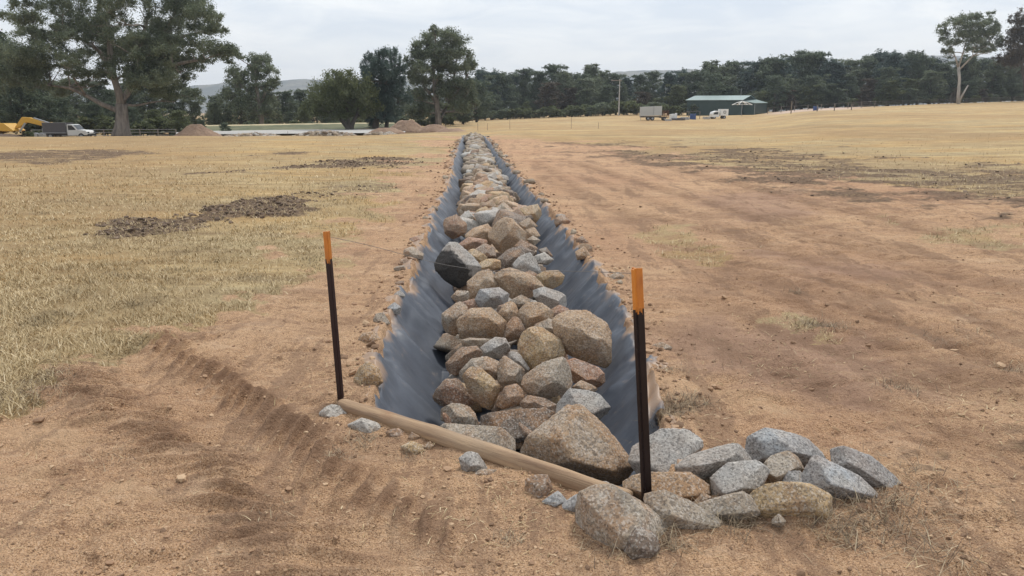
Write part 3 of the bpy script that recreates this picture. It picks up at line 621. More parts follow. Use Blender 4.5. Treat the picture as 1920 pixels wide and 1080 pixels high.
 ([(1012,944),(1047,920),(1063,939),(1030,955)], .03, 'B', 'small blue-grey stone right of the brown rock on the log', LG),
 ([(1050,951),(1083,927),(1101,938),(1097,957),(1065,962)], .03, 'B', 'second small blue-grey stone, touching the nearest large rock', LG),
 ([(752,838),(772,828),(794,836),(791,852),(764,855)], .02, 'y', 'round tan stone under the left part of the log', LG),
 ([(792,838),(806,828),(816,839),(808,849)], .02, 't', 'egg-sized stone right of the round tan one by the log', LG),
 ([(765,822),(772,811),(788,819),(780,830)], .04, 'n', 'pebble perched above the round tan stone by the log', LG),
 ([(724,808),(748,804),(766,819),(757,837),(730,828)], .02, 'b', 'brown lump half buried at the left part of the log', LG),
 ([(598,774),(620,760),(650,766),(672,785),(652,799),(612,790)], .02, 'w', 'flat pale stone at the foot of the left picket', LG),
 ([(655,797),(680,785),(705,793),(724,808),(702,824),(665,817)], .02, 'w', 'second flat pale stone, in front of the log beside the left picket', LG),
 # along the edges
 ([(663,715),(674,691),(690,680),(709,692),(716,716),(702,726),(674,724)], .06, 'y', 'squarish tan rock on the left edge of the ditch behind the left picket', EDGE),
 ([(671,636),(681,625),(703,622),(711,634),(705,647),(681,643)], .03, 't', 'flattish tan stone on the left ditch edge', EDGE),
 ([(698,605),(706,589),(719,587),(730,606),(715,615)], .03, 'n', 'grey-tan stone on the left ditch edge beyond the flattish one', EDGE),
 ([(723,579),(741,567),(754,580),(746,589),(730,587)], .02, 'B', 'whitish grey chip lying on the torn left edge of the liner', EDGE),
 ([(735,554),(750,545),(761,555),(749,561)], .02, 'g', 'small grey chip beyond the whitish one on the left edge', EDGE),
 ([(751,469),(775,462),(793,474),(790,487),(759,483)], .05, 'n', 'pale blocky stone on the left edge level with the black-faced boulder', EDGE),
 ([(750,490),(762,484),(770,494),(758,500)], .03, 'b', 'small brown stone next to the pale blocky stone', EDGE),
 ([(767,447),(781,443),(788,452),(772,457)], .03, 'r', 'small reddish stone on the left edge beyond the pale blocky one', EDGE),
 ([(1039,412),(1053,404),(1072,413),(1059,424),(1044,426)], .04, 'b', 'brown rock on the right edge beyond the fold in the liner', EDGE),
 ([(1079,472),(1094,462),(1110,482),(1083,487)], .03, 't', 'tan stone pinning the liner fold on the right edge', EDGE),
 ([(1079,450),(1092,443),(1103,455),(1088,463)], .03, 'b', 'brown stone just beyond the tan one pinning the fold', EDGE),
 ([(1138,520),(1158,510),(1172,516),(1160,530),(1142,530)], .02, 'n', 'half-buried grey-tan stone near the right edge behind the right picket', EDGE),
 ([(1218,650),(1240,642),(1262,652),(1240,662)], .01, 'n', 'half-buried flat stone right of the right picket', EDGE),
]
TALLY = 0
for i, (pts, z, t, lab, grp) in enumerate(near):
    big = (max(p[0] for p in pts)-min(p[0] for p in pts)) > 60
    mt = 'rock_dark' if 'jet black' in lab else ('rock_grey' if t in 'gBw' else 'rock')
    kw = {}
    if grp in (CL,): kw['depth'] = 1.0
    rock_from_outline(pts, z, t, lab, grp, mt, 6 if big else 5, seed=i*7+1, par=170. if t in 'gndbr' else 90., **kw); TALLY += 1
# generic rock meshes (unit size) shared by the farther rocks
def generic_rock(seed, sub, fac=False):
    rs = np.random.RandomState(seed); n = 8; Nn = rs.normal(size=(n, 3)); Nn /= np.linalg.norm(Nn, axis=1, keepdims=True)
    Nn = np.concatenate([Nn, [[0, 0, 1.], [0, 0, -1.], [1, 0, .2], [-1, 0, .1], [0, 1, 0], [0, -1, .3]]]); Nn /= np.linalg.norm(Nn, axis=1, keepdims=True)
    D = np.concatenate([rs.uniform(.58, .95, n), [.7, .7, 1.05, 1.05, 1.05, 1.05]])
    dirs, F = ico(sub); r, fa = planes_shape(dirs, Nn, D, 150.); V = roughen(dirs*r[:, None], 1., seed+2, 1.); return (V, F, fa) if fac else (V, F)
GEN = []
for s in range(14):
    V, F, fa = generic_rock(300+s, 4, True); o = npmesh('rock', V*.16, F, M['rock']); set_facet(o, fa); GEN.append(o.data); bpy.data.objects.remove(o)
GENG = []
for s in range(5):
    V, F, fa = generic_rock(400+s, 4, True); o = npmesh('rock', V*.16, F, M['rock_grey']); set_facet(o, fa); GENG.append(o.data); bpy.data.objects.remove(o)
LOWR = [generic_rock(500+s, 2) for s in range(8)]
rng = random.Random(5)
# rows of rocks up the ditch: sort by distance, the nearest as things, the rest one mass
spots = []
Y = 4.15
while Y < DEND-.4:
    L = float(np.interp(Y, _eY, _eL)); R = float(np.interp(Y, _eY, _eR)); cxm = (L+R)/2+(.0 if Y < 9 else .02); half = (R-L)/2*(.52 if Y < 12 else .53)
    n = 4
    for j in range(n):
        x = cxm-half+(j+.5+rng.uniform(-.35, .35))*2*half/n
        s = rng.uniform(.1, .19)*(1.4 if rng.random() < .2 else 1)
        crown = (1-((x-cxm)/half)**2)
        if Y < 11.0:
            z = -.36+.08*crown; s = min(s, .15 if Y > 5 else .12)
            if abs(x-cxm) > half*.9: continue
        else: z = -.22+.16*crown+rng.uniform(-.06, .08)
        spots.append((x, Y+rng.uniform(-.12, .12), z, s))
    Y += rng.uniform(.2, .27) if Y > 11 else .33
# edge stones
Y = 5.4; edges = []
while Y < DEND:
    for sd_ in (0, 1):
        if rng.random() < (.24 if sd_ else .15):
            ex = float(np.interp(Y, _eY, _eR if sd_ else _eL)); o_ = rng.uniform(-.02, .16)
            edges.append((ex+(o_ if sd_ else -o_), Y+rng.uniform(-.1, .1), rng.uniform(.03, .1 if Y > 8 else .05)))
    Y += .28
def put_rock(x, y, z, s, t, label, group):
    me = rng.choice(GENG if t in 'gwB' else GEN); o = bpy.data.objects.new('rock', me); COL.objects.link(o)
    o.location = (x, y, z); o.rotation_euler = (rng.uniform(-.5, .5), rng.uniform(-.5, .5), rng.uniform(0, 6.28)); q_ = s/.16; o.scale = (q_*rng.uniform(.9, 1.3), q_*rng.uniform(.8, 1.1), q_*rng.uniform(.65, 1.))
    k = rng.uniform(.8, 1.15); o.color = (*[c*k for c in TINT[t]], 1); tag(o, label, 'rock', group); return o
def band(y): return 'nearest third' if y < 8 else ('stretch level with the black-faced boulder' if y < 10.5 else ('stretch just beyond the pyramid-shaped rock' if y < 13 else ('middle stretch' if y < 17 else ('narrowing stretch' if y < 23 else 'far stretch'))))
LIM = 296
rest = []
alls = [(x, y, z, s, 0) for x, y, z, s in spots]+[(x, y, None, s, 1) for x, y, s in edges]
alls.sort(key=lambda a: a[1]/(a[3]**.6))
for (x, y, z, s, k) in alls:
    t = rng.choice('tttnnybbrgwd' if k == 0 else 'ttnbbrr')
    if TALLY < LIM:
        if k == 0:
            mid_ = float((np.interp(y, _eY, _eL)+np.interp(y, _eY, _eR))/2); sz = 'small' if s < .13 else ('large' if s > .19 else 'medium'); sdn = 'by the left liner' if x < mid_-.22 else ('by the right liner' if x > mid_+.22 else 'mid-ditch')
            lab = f'{sz} {CNAME[t]} rock {sdn}, {band(y)}'
        else:
            side = 'left' if x < float((np.interp(y, _eY, _eL)+np.interp(y, _eY, _eR))/2) else 'right'; z = gz(x, y)+s*.25; lab = f'{CNAME[t]} {"pebble" if s < .055 else "stone"} on the {side} lip, {band(y)}'
        put_rock(x, y, z, s, t, lab, IN if k == 0 else EDGE); TALLY += 1
    else:
        if k == 1: z = gz(x, y)+s*.25
        rest.append((x, y, z, s))
def scatter_mesh(name, items, mat, label, cat, kind='stuff', group=None, flat=.8, shapes=None):
    Vs = []; Fs = []; n = 0; shapes = shapes or LOWR
    for (x, y, z, s) in items:
        V, F = rng.choice(shapes); a = rng.uniform(0, 6.28); c, sn = math.cos(a), math.sin(a); q = V*np.array([s*rng.uniform(.9, 1.3), s, s*flat])
        b = rng.uniform(-.6, .6); cb, sb = math.cos(b), math.sin(b); q = np.stack([q[:, 0], q[:, 1]*cb-q[:, 2]*sb, q[:, 1]*sb+q[:, 2]*cb], 1)
        Vs.append(np.stack([q[:, 0]*c-q[:, 1]*sn+x, q[:, 0]*sn+q[:, 1]*c+y, q[:, 2]+z], 1)); Fs.append(F+n); n += len(V)
    o = npmesh(name, np.concatenate(Vs), np.concatenate(Fs), mat, None, shapes is LOWR); tag(o, label, cat, group, kind); return o
def mat_rubble():
    k = NT('rubble'); g = k.n('ShaderNodeNewGeometry')
    c = k.ramp(g.outputs['Random Per Island'], [(0, (.2, .15, .11)), (.3, (.4, .32, .23)), (.6, (.32, .25, .18)), (.8, (.5, .48, .44)), (1, (.3, .2, .14))])
    n = k.noise(30, 4, .7); c = k.mix(k.rng(n, .45, .65, 0, .6), c, (.12, .1, .08)); return k.done(c, .9, k.bump(n, .6, .03))
M['rubble'] = mat_rubble()
scatter_mesh('ditch_rubble', rest, M['rubble'], 'mass of small rocks at the far narrow end of the ditch', 'rubble')
# ------------------------------------------------------------ log, pickets, wire
def mat_wood():
    k = NT('weathered_pine'); g = k.noise(7, 7, .7, k.vec((.22, 4, 4)), .4); g2 = k.noise(3, 5, .6, k.vec((.6, 1, 1)))
    c = k.mix(k.rng(g, .35, .68), (.45, .31, .19), (.2, .125, .08)); c = k.mix(k.rng(g2, .5, .7, 0, .5), c, (.3, .24, .18))
    c = k.mix(k.rng(k.noise(5, 4, .6, k.vec((.25, 9, 9))), .64, .68), c, (.07, .045, .03)); c = k.mix(k.rng(k.noise(4.5, 7, .7), .56, .66, 0, .7), c, (.3, .18, .105)); c = k.mix(k.rng(k.voro(5, k.vec((1, 2.2, 2.2))), .1, .05), c, (.09, .055, .035)); return k.done(c, .8, k.bump(g, .9, .014), spec=.25)
A = Vector(LOG_A); B = Vector(LOG_B); ax = (B-A).normalized(); Ln = (B-A).length+.02
side = ax.cross(Vector((0, 0, 1))).normalized(); upv = side.cross(ax)
nr = 26; nc = 90; Vv = []; Ff = []
for i in range(nc+1):
    s = i/nc; r = .040+.006*s
    if i in (0, nc): r *= .9
    for j in range(nr):
        a = 2*math.pi*j/nr; rr = r*(1+.05*math.sin(3*a+s*5)+.03*math.sin(s*31+a)+.05*math.exp(-((s-.38)/.015)**2-((a-2)/.5)**2))
        Vv.append((s*Ln, math.cos(a)*rr+.006*math.sin(s*5), math.sin(a)*rr+.01*math.sin(s*4)))
for i in range(nc):
    for j in range(nr): Ff.append((i*nr+j, i*nr+(j+1) % nr, (i+1)*nr+(j+1) % nr, (i+1)*nr+j))
lg = MB(); lg.add(Vv, Ff+[tuple(range(nr-1, -1, -1)), tuple(range(nc*nr, nc*nr+nr))])
lo = lg.build('log', mat_wood(), smooth=True)
lo.matrix_world = Matrix(((ax.x, side.x, upv.x, A.x), (ax.y, side.y, upv.y, A.y), (ax.z, side.z, upv.z, A.z+.006), (0, 0, 0, 1)))
tag(lo, 'weathered round pine log lying across the near end of the ditch between the two pickets', 'log')
M['steel'] = plain('dark_bitumen_steel', (.022, .013, .013), .4, .3, .5, 14)
M['steel2'] = plain('dark_brown_steel', (.035, .016, .014), .55, .2, .4, 12)
def mat_orange():
    k = NT('orange_dip_paint'); n = k.noise(18, 5, .65, k.vec((1, 1, .4))); c = k.mix(k.rng(n, .4, .7), (.62, .22, .03), (.42, .14, .03)); return k.done(c, .5, k.bump(n, .3, .004))
M['orange'] = mat_orange()
def picket(bx, tx, rot, label, holes, mat, topfrac, R=.0225):
    (b, _), = [at_z(bx[0], bx[1], .0)]; top = at_y(tx[0], tx[1], b[1]+.01)
    r = empty('steel_picket', tuple(b)); tag(r, label, 'picket', 'steel pickets at the near corners of the ditch')
    v = Vector(top-b); H = v.length; r.rotation_mode = 'QUATERNION'; r.rotation_quaternion = v.to_track_quat('Z', 'Y')
    hc = H*(1-topfrac)
    def fins(mb, z0, z1, hol):
        for k in range(3):
            an = rot+k*2*math.pi/3; c, s_ = math.cos(an), math.sin(an)
            def seg_(r0, r1, a, b_, th=.0045):
                rm = (r0+r1)/2; mb.box((c*rm, s_*rm, (a+b_)/2), (r1-r0, th, b_-a), rz=an)
            if k == 0 and hol:
                seg_(.001, .009, z0, z1); seg_(.017, R, z0, z1); zz = z0; st = (z1-z0)/13
                for q in range(13): seg_(.009, .017, z0+q*st+.010, z0+(q+1)*st)
            else: seg_(.001, R, z0, z1)
            mb.box((c*R, s_*R, (z0+z1)/2), (.005, .009, z1-z0), rz=an)
    m1 = MB(); fins(m1, -.25, hc, holes); m1.build('post', mat, r)
    m2 = MB(); fins(m2, hc, H, False); 
    dr = random.Random(int(tx[0]))
    for k in range(3):
        an = rot+k*2*math.pi/3
        for q in range(4):
            l = dr.uniform(.004, .03); rr = R*(.25+.25*q)-.002; m2.box((math.cos(an)*rr, math.sin(an)*rr, hc-l/2), (.004, .0062, l), rz=an)
    m2.build('painted_top', M['orange'], r)
    return r, top
p1, t1 = picket((641, 759), (613, 434), math.radians(-62), 'star picket at the left end of the log with a short orange painted top', False, M['steel2'], .15, .018)
p2, t2 = picket((1212, 957), (1192, 503), math.radians(-35), 'nearer, thicker-looking star picket with bolt holes and orange top, standing among the right rocks', True, M['steel'], .155)
wm = MB(); pts = []
for i in range(41):
    s = i/40; p = Vector(t1)*(1-s)+Vector(t2)*s; p.z -= .03+.055*4*s*(1-s)-.012*math.sin(s*9); p.y += .02; pts.append(p)
wm.tube(pts, .0012, 5); tag(wm.build('tie_wire', plain('galvanised_wire', (.16, .15, .14), .6, .3), smooth=True), 'thin slack wire strung between the tops of the two pickets', 'wire')
# loose flap of liner folded out behind the right picket
def flap():
    P = [at_z(x, y, z)[0] for x, y, z in ((1196, 702, .01), (1222, 700, .05), (1246, 778, .03), (1205, 812, .01), (1188, 800, -.02))]
    n = 26; V = []; 
    for i in range(n):
        for j in range(n):
            u = i/(n-1); w = j/(n-1); a = P[0]*(1-u)+P[1]*u; b = (P[3]*.5+P[4]*.5)*(1-u)+P[2]*u; p = a*(1-w)+b*w
            p = p+np.array([0, 0, .02+.022*math.sin(u*7+w*2)+.012*math.sin(w*17+u*5)]); V.append(p)
    idx = np.arange(n*n).reshape(n, n); F = np.stack([idx[:-1, :-1].ravel(), idx[:-1, 1:].ravel(), idx[1:, 1:].ravel(), idx[1:, :-1].ravel()], 1)
    o = npmesh('liner_flap', V, F, bpy.data.materials['black_plastic_weave']); o.parent = bpy.data.objects['ditch_liner']
flap()
# ------------------------------------------------------------ grass, straw, clods
def mat_straw(name, cols, patch=None):
    k = NT(name); g = k.n('ShaderNodeNewGeometry'); c = k.ramp(g.outputs['Random Per Island'], cols)
    if patch: c = k.mix(k.rng(k.noise(.45, 6, .65), .42, .62, 0, .75), c, k.mix(.5, c, patch)); c = k.mix(k.rng(k.noise(1.7, 5, .65), .5, .66, 0, .8), c, (.2, .155, .09))
    return k.done(c, .8, spec=.2)
M['straw'] = mat_straw('dry_grass', [(0, (.22, .165, .085)), (.25, (.42, .32, .175)), (.55, (.57, .44, .25)), (.85, (.66, .53, .33)), (1, (.75, .63, .43))], (.34, .245, .13))
M['straw_dark'] = mat_straw('dead_grass_roots', [(0, (.09, .06, .045)), (.5, (.2, .15, .1)), (.85, (.38, .29, .19)), (1, (.55, .45, .3))])
nrng = np.random.RandomState(3)
def blades(name, P, ln, wd, mat, label, lay=.5, cat='grass'):
    n = len(P); az = nrng.uniform(0, 2*np.pi, n); tilt = np.clip(nrng.normal(lay, .3, n), .05, 1.5)
    d = np.stack([np.cos(az)*np.sin(tilt), np.sin(az)*np.sin(tilt), np.cos(tilt)], 1); s = np.stack([-np.sin(az), np.cos(az), 0*az], 1)
    w = (wd*nrng.uniform(.6, 1.3, n))[:, None]; l = (ln*nrng.uniform(.45, 1.3, n))[:, None]
    mid = P+d*l*.55; tip = P+d*l+np.stack([np.cos(az), np.sin(az), -.5+0*az], 1)*l*.22
    V = np.stack([P-s*w, P+s*w, mid+s*w*.7, tip, mid-s*w*.7], 1).reshape(-1, 3); i = np.arange(n)*5
    F = np.concatenate([np.stack([i, i+1, i+2, i+4], 1), np.stack([i+4, i+2, i+3, i+3], 1)])
    F4 = np.stack([i, i+1, i+2, i+4], 1); F3 = np.stack([i+4, i+2, i+3], 1)
    me = bpy.data.meshes.new(name); me.vertices.add(len(V)); me.vertices.foreach_set('co', V.astype(np.float32).ravel())
    loops = np.concatenate([F4.ravel(), F3.ravel()]).astype(np.int32); me.loops.add(len(loops)); me.loops.foreach_set('vertex_index', loops)
    st = np.concatenate([np.arange(n)*4, n*4+np.arange(n)*3]).astype(np.int32); tot = np.concatenate([np.full(n, 4), np.full(n, 3)]).astype(np.int32)
    me.polygons.add(2*n); me.polygons.foreach_set('loop_start', st); me.polygons.foreach_set('loop_total', tot); me.materials.append(mat); me.update(calc_edges=True)
    o = bpy.data.objects.new(name, me); COL.objects.link(o); tag(o, label, cat, None, 'stuff'); return o
def field_points(n, x0, x1, y0, y1):
    px = nrng.uniform(x0, x1, n); py = nrng.uniform(y0, y1, n); u = (px-960)/FPX; v = (540-py)/FPX; rz_ = v*CP-SP; t = -CAMH/rz_
    X = u*t; Yv = (CP+v*SP)*t; return X, Yv
def grass_field():
    X, Yv = field_points(560000, -500, 2400, 262, 860); r = full_ground(X[:, None], Yv[:, None]); z, g, m_, e = r[0][:, 0], r[1][:, 0], r[2][:, 0], r[4][:, 0]
    tuft = .5+.5*fb2(X*3, Yv*3, 4, 301)
    keep = (nrng.uniform(0, 1, len(X)) < sst(.2, 1.0, g+.6*(tuft-.5))*(.2+.8*sst(.3, .7, tuft))*(1-.5*m_)*(.15+.85*sst(30, 9, Yv))) & (e < -.02)
    P = np.stack([X, Yv, z], 1)[keep]; Yk = Yv[keep]
    blades('dry_grass', P, .028+.003*np.clip(Yk, 0, 22), .0010+.00028*np.clip(Yk, 0, 30), M['straw'], 'short dry yellow grass covering the paddock on both sides', .85)
    X, Yv = field_points(2600, -400, 900, 330, 830); r = full_ground(X[:, None], Yv[:, None]); ok = (r[1][:, 0] > .6)&(r[2][:, 0] < .4)&(fb2(X*.8, Yv*.8, 3, 333) > -.05); X = X[ok]; Yv = Yv[ok]; z = r[0][ok, 0]
    nb = 22; R_ = .05+.004*Yv; jx = nrng.normal(0, 1, (len(X), nb))*R_[:, None]; jy = nrng.normal(0, 1, (len(X), nb))*R_[:, None]
    P = np.stack([(X[:, None]+jx).ravel(), (Yv[:, None]+jy).ravel(), np.repeat(z, nb)-.004], 1); Yk = P[:, 1]
    blades('grass_tufts', P, np.repeat(nrng.uniform(.04, .11, len(X)), nb), .0011+.00022*Yk, M['straw'], 'taller bent tufts of straw-coloured grass among the short stubble', .7)
    # straw litter on the bare soil
    X, Yv = field_points(15000, -300, 2300, 300, 1150); r = full_ground(X[:, None], Yv[:, None]); z, g, m_, e = r[0][:, 0], r[1][:, 0], r[2][:, 0], r[4][:, 0]
    pat = .5+.5*fb2(X*1.1, Yv*1.1, 4, 305); keep = (nrng.uniform(0, 1, len(X)) < sst(.45, .75, pat)*.9+.06) & (g < .6) & (e < -.02); P = np.stack([X, Yv, z+.004], 1)[keep]
    blades('straw_litter', P, .045, .0010+.00016*Yv[keep], M['straw'], 'broken straw scattered over the bare soil', 1.35, 'straw')
    # scruffy dead tufts
    T = [(1600, 985, 150, 420, .10), (1650, 965, 90, 260, .09), (1560, 1000, 70, 160, .09), (1540, 612, 55, 500, .07), (60, 745, 90, 500, .07), (100, 715, 40, 200, .06), (1330, 985, 60, 200, .09), (1255, 700, 30, 120, .05), (1260, 770, 45, 300, .08), (1240, 790, 30, 150, .07), (1245, 1030, 50, 160, .1), (1380, 985, 50, 220, .1),
         (955, 1015, 35, 80, .04), (910, 670, 18, 60, .04), (1780, 1060, 80, 60, .16), (1150, 1040, 60, 60, .1), (690, 640, 15, 60, .04), (1900, 700, 60, 150, .07), (1700, 910, 120, 300, .08), (1490, 548, 20, 120, .05), (1680, 735, 60, 160, .06), (230, 870, 60, 60, .05), (520, 980, 60, 50, .05), (1295, 760, 40, 240, .07), (1330, 920, 18, 150, .06), (640, 870, 40, 100, .04), (680, 838, 50, 160, .05), (770, 860, 30, 60, .04), (1400, 700, 160, 160, .05), (1800, 640, 120, 220, .06)]
    PP = []; LL = []
    for (cx, cy, rad, n, l) in T:
        c, t = at_z(cx, cy); R_ = rad/FPX*t; q = nrng.normal(0, .5, (n, 2))*np.array([R_, R_*.9]); x = c[0]+q[:, 0]; y = c[1]+q[:, 1]; zz = full_ground(x[:, None], y[:, None])[0][:, 0]; PP.append(np.stack([x, y, zz], 1)); LL.append(np.full(n, l))
    blades('dead_grass_tufts', np.concatenate(PP), np.concatenate(LL), .0013, M['straw_dark'], 'scruffy dead grass tufts on the soil around the rocks', 1.0)
grass_field()
def clods():
    items = []
    X, Yv = field_points(9000, -300, 2300, 300, 1120); r = full_ground(X[:, None], Yv[:, None]); z, g, m_, e = r[0][:, 0], r[1][:, 0], r[2][:, 0], r[4][:, 0]
    keep = (g < .5) & (e < -.03) & (nrng.uniform(0, 1, len(X)) < .25+.75*sst(-.1, .4, fb2(X*1.7, Yv*1.7, 3, 311)))
    for x, y, zz in zip(X[keep], Yv[keep], z[keep]):
        s = .0022+abs(nrng.normal(0, .0035)); s *= (1+y*.05)
        if nrng.uniform() < .02: s *= 2.2
        items.append((x, y, zz+s*.2, s))
    # spoil along both lips
    lips = []
    for _ in range(1000):
        yy = 3.2*math.exp(nrng.uniform(0, 2.6)); side_ = nrng.uniform() < .5; ex = float(np.interp(yy, _eY, _eR if side_ else _eL)); o_ = abs(nrng.normal(0, .16)); x = ex+(o_ if side_ else -o_)
        s = (.004+abs(nrng.normal(0, .007)))*(1+yy*.05); lips.append((x, yy, s))
    la = np.array(lips); lz = full_ground(la[:, :1], la[:, 1:2])[0][:, 0]; items += [(a, b, z_+c*.3, c) for (a, b, c), z_ in zip(lips, lz)]
    scatter_mesh('soil_clods', items, M['soil_clod'], 'crumbs and clods of tan soil lying on the bare ground', 'soil', shapes=TINY)
    items = []
    for k, cnt in ((0, 1500), (1, 700), (4, 700), (5, 200), (7, 0), (6, 0)):
        if not cnt: continue
        P = MUDS[k]; lo_ = P.min(0); hi = P.max(0); X = nrng.uniform(lo_[0], hi[0], cnt*4); Yv = nrng.uniform(lo_[1], hi[1], cnt*4); ok = np.where(full_ground(X[:, None], Yv[:, None])[2][:, 0] > nrng.uniform(.12, .8, len(X)))[0][:cnt]
        if not len(ok): continue
        zz = full_ground(X[ok][:, None], Yv[ok][:, None])[0][:, 0]
        for x, y, z in zip(X[ok], Yv[ok], zz):
            s = min(.032, .003+.012*nrng.exponential(.8))*(1+y*.02); items.append((x, y, z+s*.15, s))
    scatter_mesh('mud_clods', items, M['mud_clod'], 'dark brown turned clods along the scraped strips of the paddock', 'soil', shapes=TINY)
TINY = [generic_rock(600+s, 1) for s in range(6)]
M['soil_clod'] = mat_straw('tan_clod', [(0, (.17, .105, .065)), (.5, (.33, .205, .125)), (1, (.5, .35, .22))])
M['mud_clod'] = mat_straw('mud_clod', [(0, (.08, .055, .04)), (.6, (.15, .105, .075)), (1, (.27, .2, .14))])
clods()
# ------------------------------------------------------------ trees
def tree_mesh_leaves(clumps, n, ln, wd, seed, droop=.5, sub=16, subr=.40):
    rs = np.random.RandomState(seed); C = np.array(clumps, float); wts = (C[:, 3]*C[:, 4]*C[:, 5])**(2/3.); wts /= wts.sum()
    cnt = rs.multinomial(n, wts); P = []
    for c, m_ in zip(C, cnt):
        if m_ == 0: continue
        d = rs.normal(size=(sub, 3)); d /= np.linalg.norm(d, axis=1, keepdims=True); d[:, 2] = np.where(d[:, 2] < -.3, -d[:, 2]*.5, d[:, 2]); cc = d*rs.uniform(.35, .95, (sub, 1))
        k = rs.randint(0, sub, m_); q = rs.normal(size=(m_, 3)); q /= np.linalg.norm(q, axis=1, keepdims=True); q *= np.clip(np.abs(rs.normal(0, .62, (m_, 1)))+.12, 0, 1.25)*subr*rs.uniform(.6, 1.25, (sub, 1))[k]
        P.append(c[:3]+(cc[k]+q)*c[3:6])
    P = np.concatenate(P); m_ = len(P)
    a = rs.normal(size=(m_, 3)); a[:, 2] = a[:, 2]*.7-droop; a /= np.linalg.norm(a, axis=1, keepdims=True)
    b = np.cross(a, rs.normal(size=(m_, 3))); b /= np.linalg.norm(b, axis=1, keepdims=True)
    l = (ln*rs.uniform(.6, 1.35, m_))[:, None]; w = (wd*rs.uniform(.6, 1.35, m_))[:, None]
    V = np.stack([P-a*l*.5, P+b*w*.5, P+a*l*.5, P-b*w*.5], 1).reshape(-1, 3); F = np.arange(m_*4).reshape(-1, 4)
    return V, F
def limb(mb, a, b, r0, r1, rs, n=6, segs=5, sag=.08):
    a = Vector(a); b = Vector(b); L = (b-a).length; pts = []; rad = []
    off = Vector((rs.uniform(-1, 1), rs.uniform(-1, 1), rs.uniform(-.3, .8)))*L*sag; o2 = Vector((rs.uniform(-1, 1), rs.uniform(-1, 1), rs.uniform(-1, 1)))*L*sag*.5
    for i in range(segs+1):
        s = i/segs; pts.append(a.lerp(b, s)+off*math.sin(s*math.pi)+o2*math.sin(s*2*math.pi)); rad.append(r0*(1-s)+r1*s)
    mb.tube(pts, rad, n); return pts
def tree_parts(trunks, clumps, nleaf, ln, wd, seed, r0, droop=.5, twigs=4, branch_r=.3):
    """trunks: list of (points, radii); returns MB of wood, leaf arrays"""
    rs = random.Random(seed); wood = MB(); nodes = []
    for pts, rad in trunks:
        wood.tube(pts, rad, 9)
        for i, p in enumerate(pts):
            if i >= max(1, len(pts)//3): nodes.append((Vector(p), rad[i]))
    for c in clumps:
        cc = Vector(c[:3]); best = min(nodes, key=lambda q: (q[0]-cc).length+max(0, q[0].z-cc.z+.3)*2.2)
        tgt = cc-Vector((0, 0, c[5]*.3)); rb = min(best[1]*.75, r0*branch_r)
        pts = limb(wood, best[0], tgt, rb, rb*.35, rs, 6)
        nodes.append((Vector(pts[-2]), rb*.5))
        for _ in range(twigs):
            e = cc+Vector((rs.uniform(-.8, .8)*c[3], rs.uniform(-.8, .8)*c[4], rs.uniform(-.3, .7)*c[5])); limb(wood, pts[-2], e, rb*.35, rb*.08, rs, 4, 3)
    V, F = tree_mesh_leaves(clumps, nleaf, ln, wd, seed, droop); return wood, V, F
def plant_tree(name, base, trunks, clumps, nleaf, ln, wd, seed, r0, leafm, barkm, label, group=None, droop=.5, twigs=4, branch_r=.3, cat='tree'):
    wood, V, F = tree_parts(trunks, clumps, nleaf, ln, wd, seed, r0, droop, twigs, branch_r)
    r = empty(name, tuple(base)); tag(r, label, cat, group); wood.build('trunk', M[barkm], r, True); npmesh('crown', V, F, M[leafm], r, False); return r
def px_tree(name, d, basepx, trunkpx, clumppx, nleaf, ln, wd, seed, leafm, barkm, label, dep=.8, flare=1.5, zb=None, branch_r=.3, droop=.5, group=None, spread=1., fill=2):
    rs = random.Random(seed); k = d/FPX*1.02
    b = at_y(basepx[0], basepx[1], d); b[2] = float(terrain(np.array([b[0]]), np.array([d]))[0])-.15 if zb is None else zb
    trunks = []; r0 = trunkpx[0][1][0]*k
    allx = [c[0] for c in clumppx]; W = (max(allx)-min(allx))*k*.5*dep
    for pts, rad in trunkpx:
        o = 0; P = []; dy = rs.uniform(-.5, .5)*W*.5
        for i, (x, y) in enumerate(pts):
            q = at_y(x, y, d)-b; q[1] = dy*(i/(len(pts)-1)) if len(trunks) else 0
            if not len(trunks) and i == 0: q = np.array([q[0], 0, -.2])
            P.append(tuple(q))
        trunks.append((P, [r*k for r in rad]))
    cl = []
    mx = sum(allx)/len(allx)
    for (x, y, rx, ry) in clumppx:
        q = at_y(x, y, d)-b; h = math.sqrt(max(.05, 1-((x-mx)*k/(W/dep+.1))**2)); q[1] = rs.uniform(-1, 1)*W*h*.75*spread
        rx = min(rx, 30); cl.append((q[0], q[1], q[2], rx*k*1.1, rx*k*1.2, ry*k*1.9))
        for _ in range(fill):
            cl.append((q[0]+rs.uniform(-1., 1.)*rx*k, rs.uniform(-1, 1)*W*h*.8, q[2]+rs.uniform(-1.5, 1.0)*ry*k, rx*k*rs.uniform(.4, .85), rx*k*rs.uniform(.4, .8), ry*k*rs.uniform(.8, 1.4)))
    return plant_tree(name, b, trunks, cl, nleaf, ln, wd, seed, r0, leafm, barkm, label, group, droop, 5, branch_r)
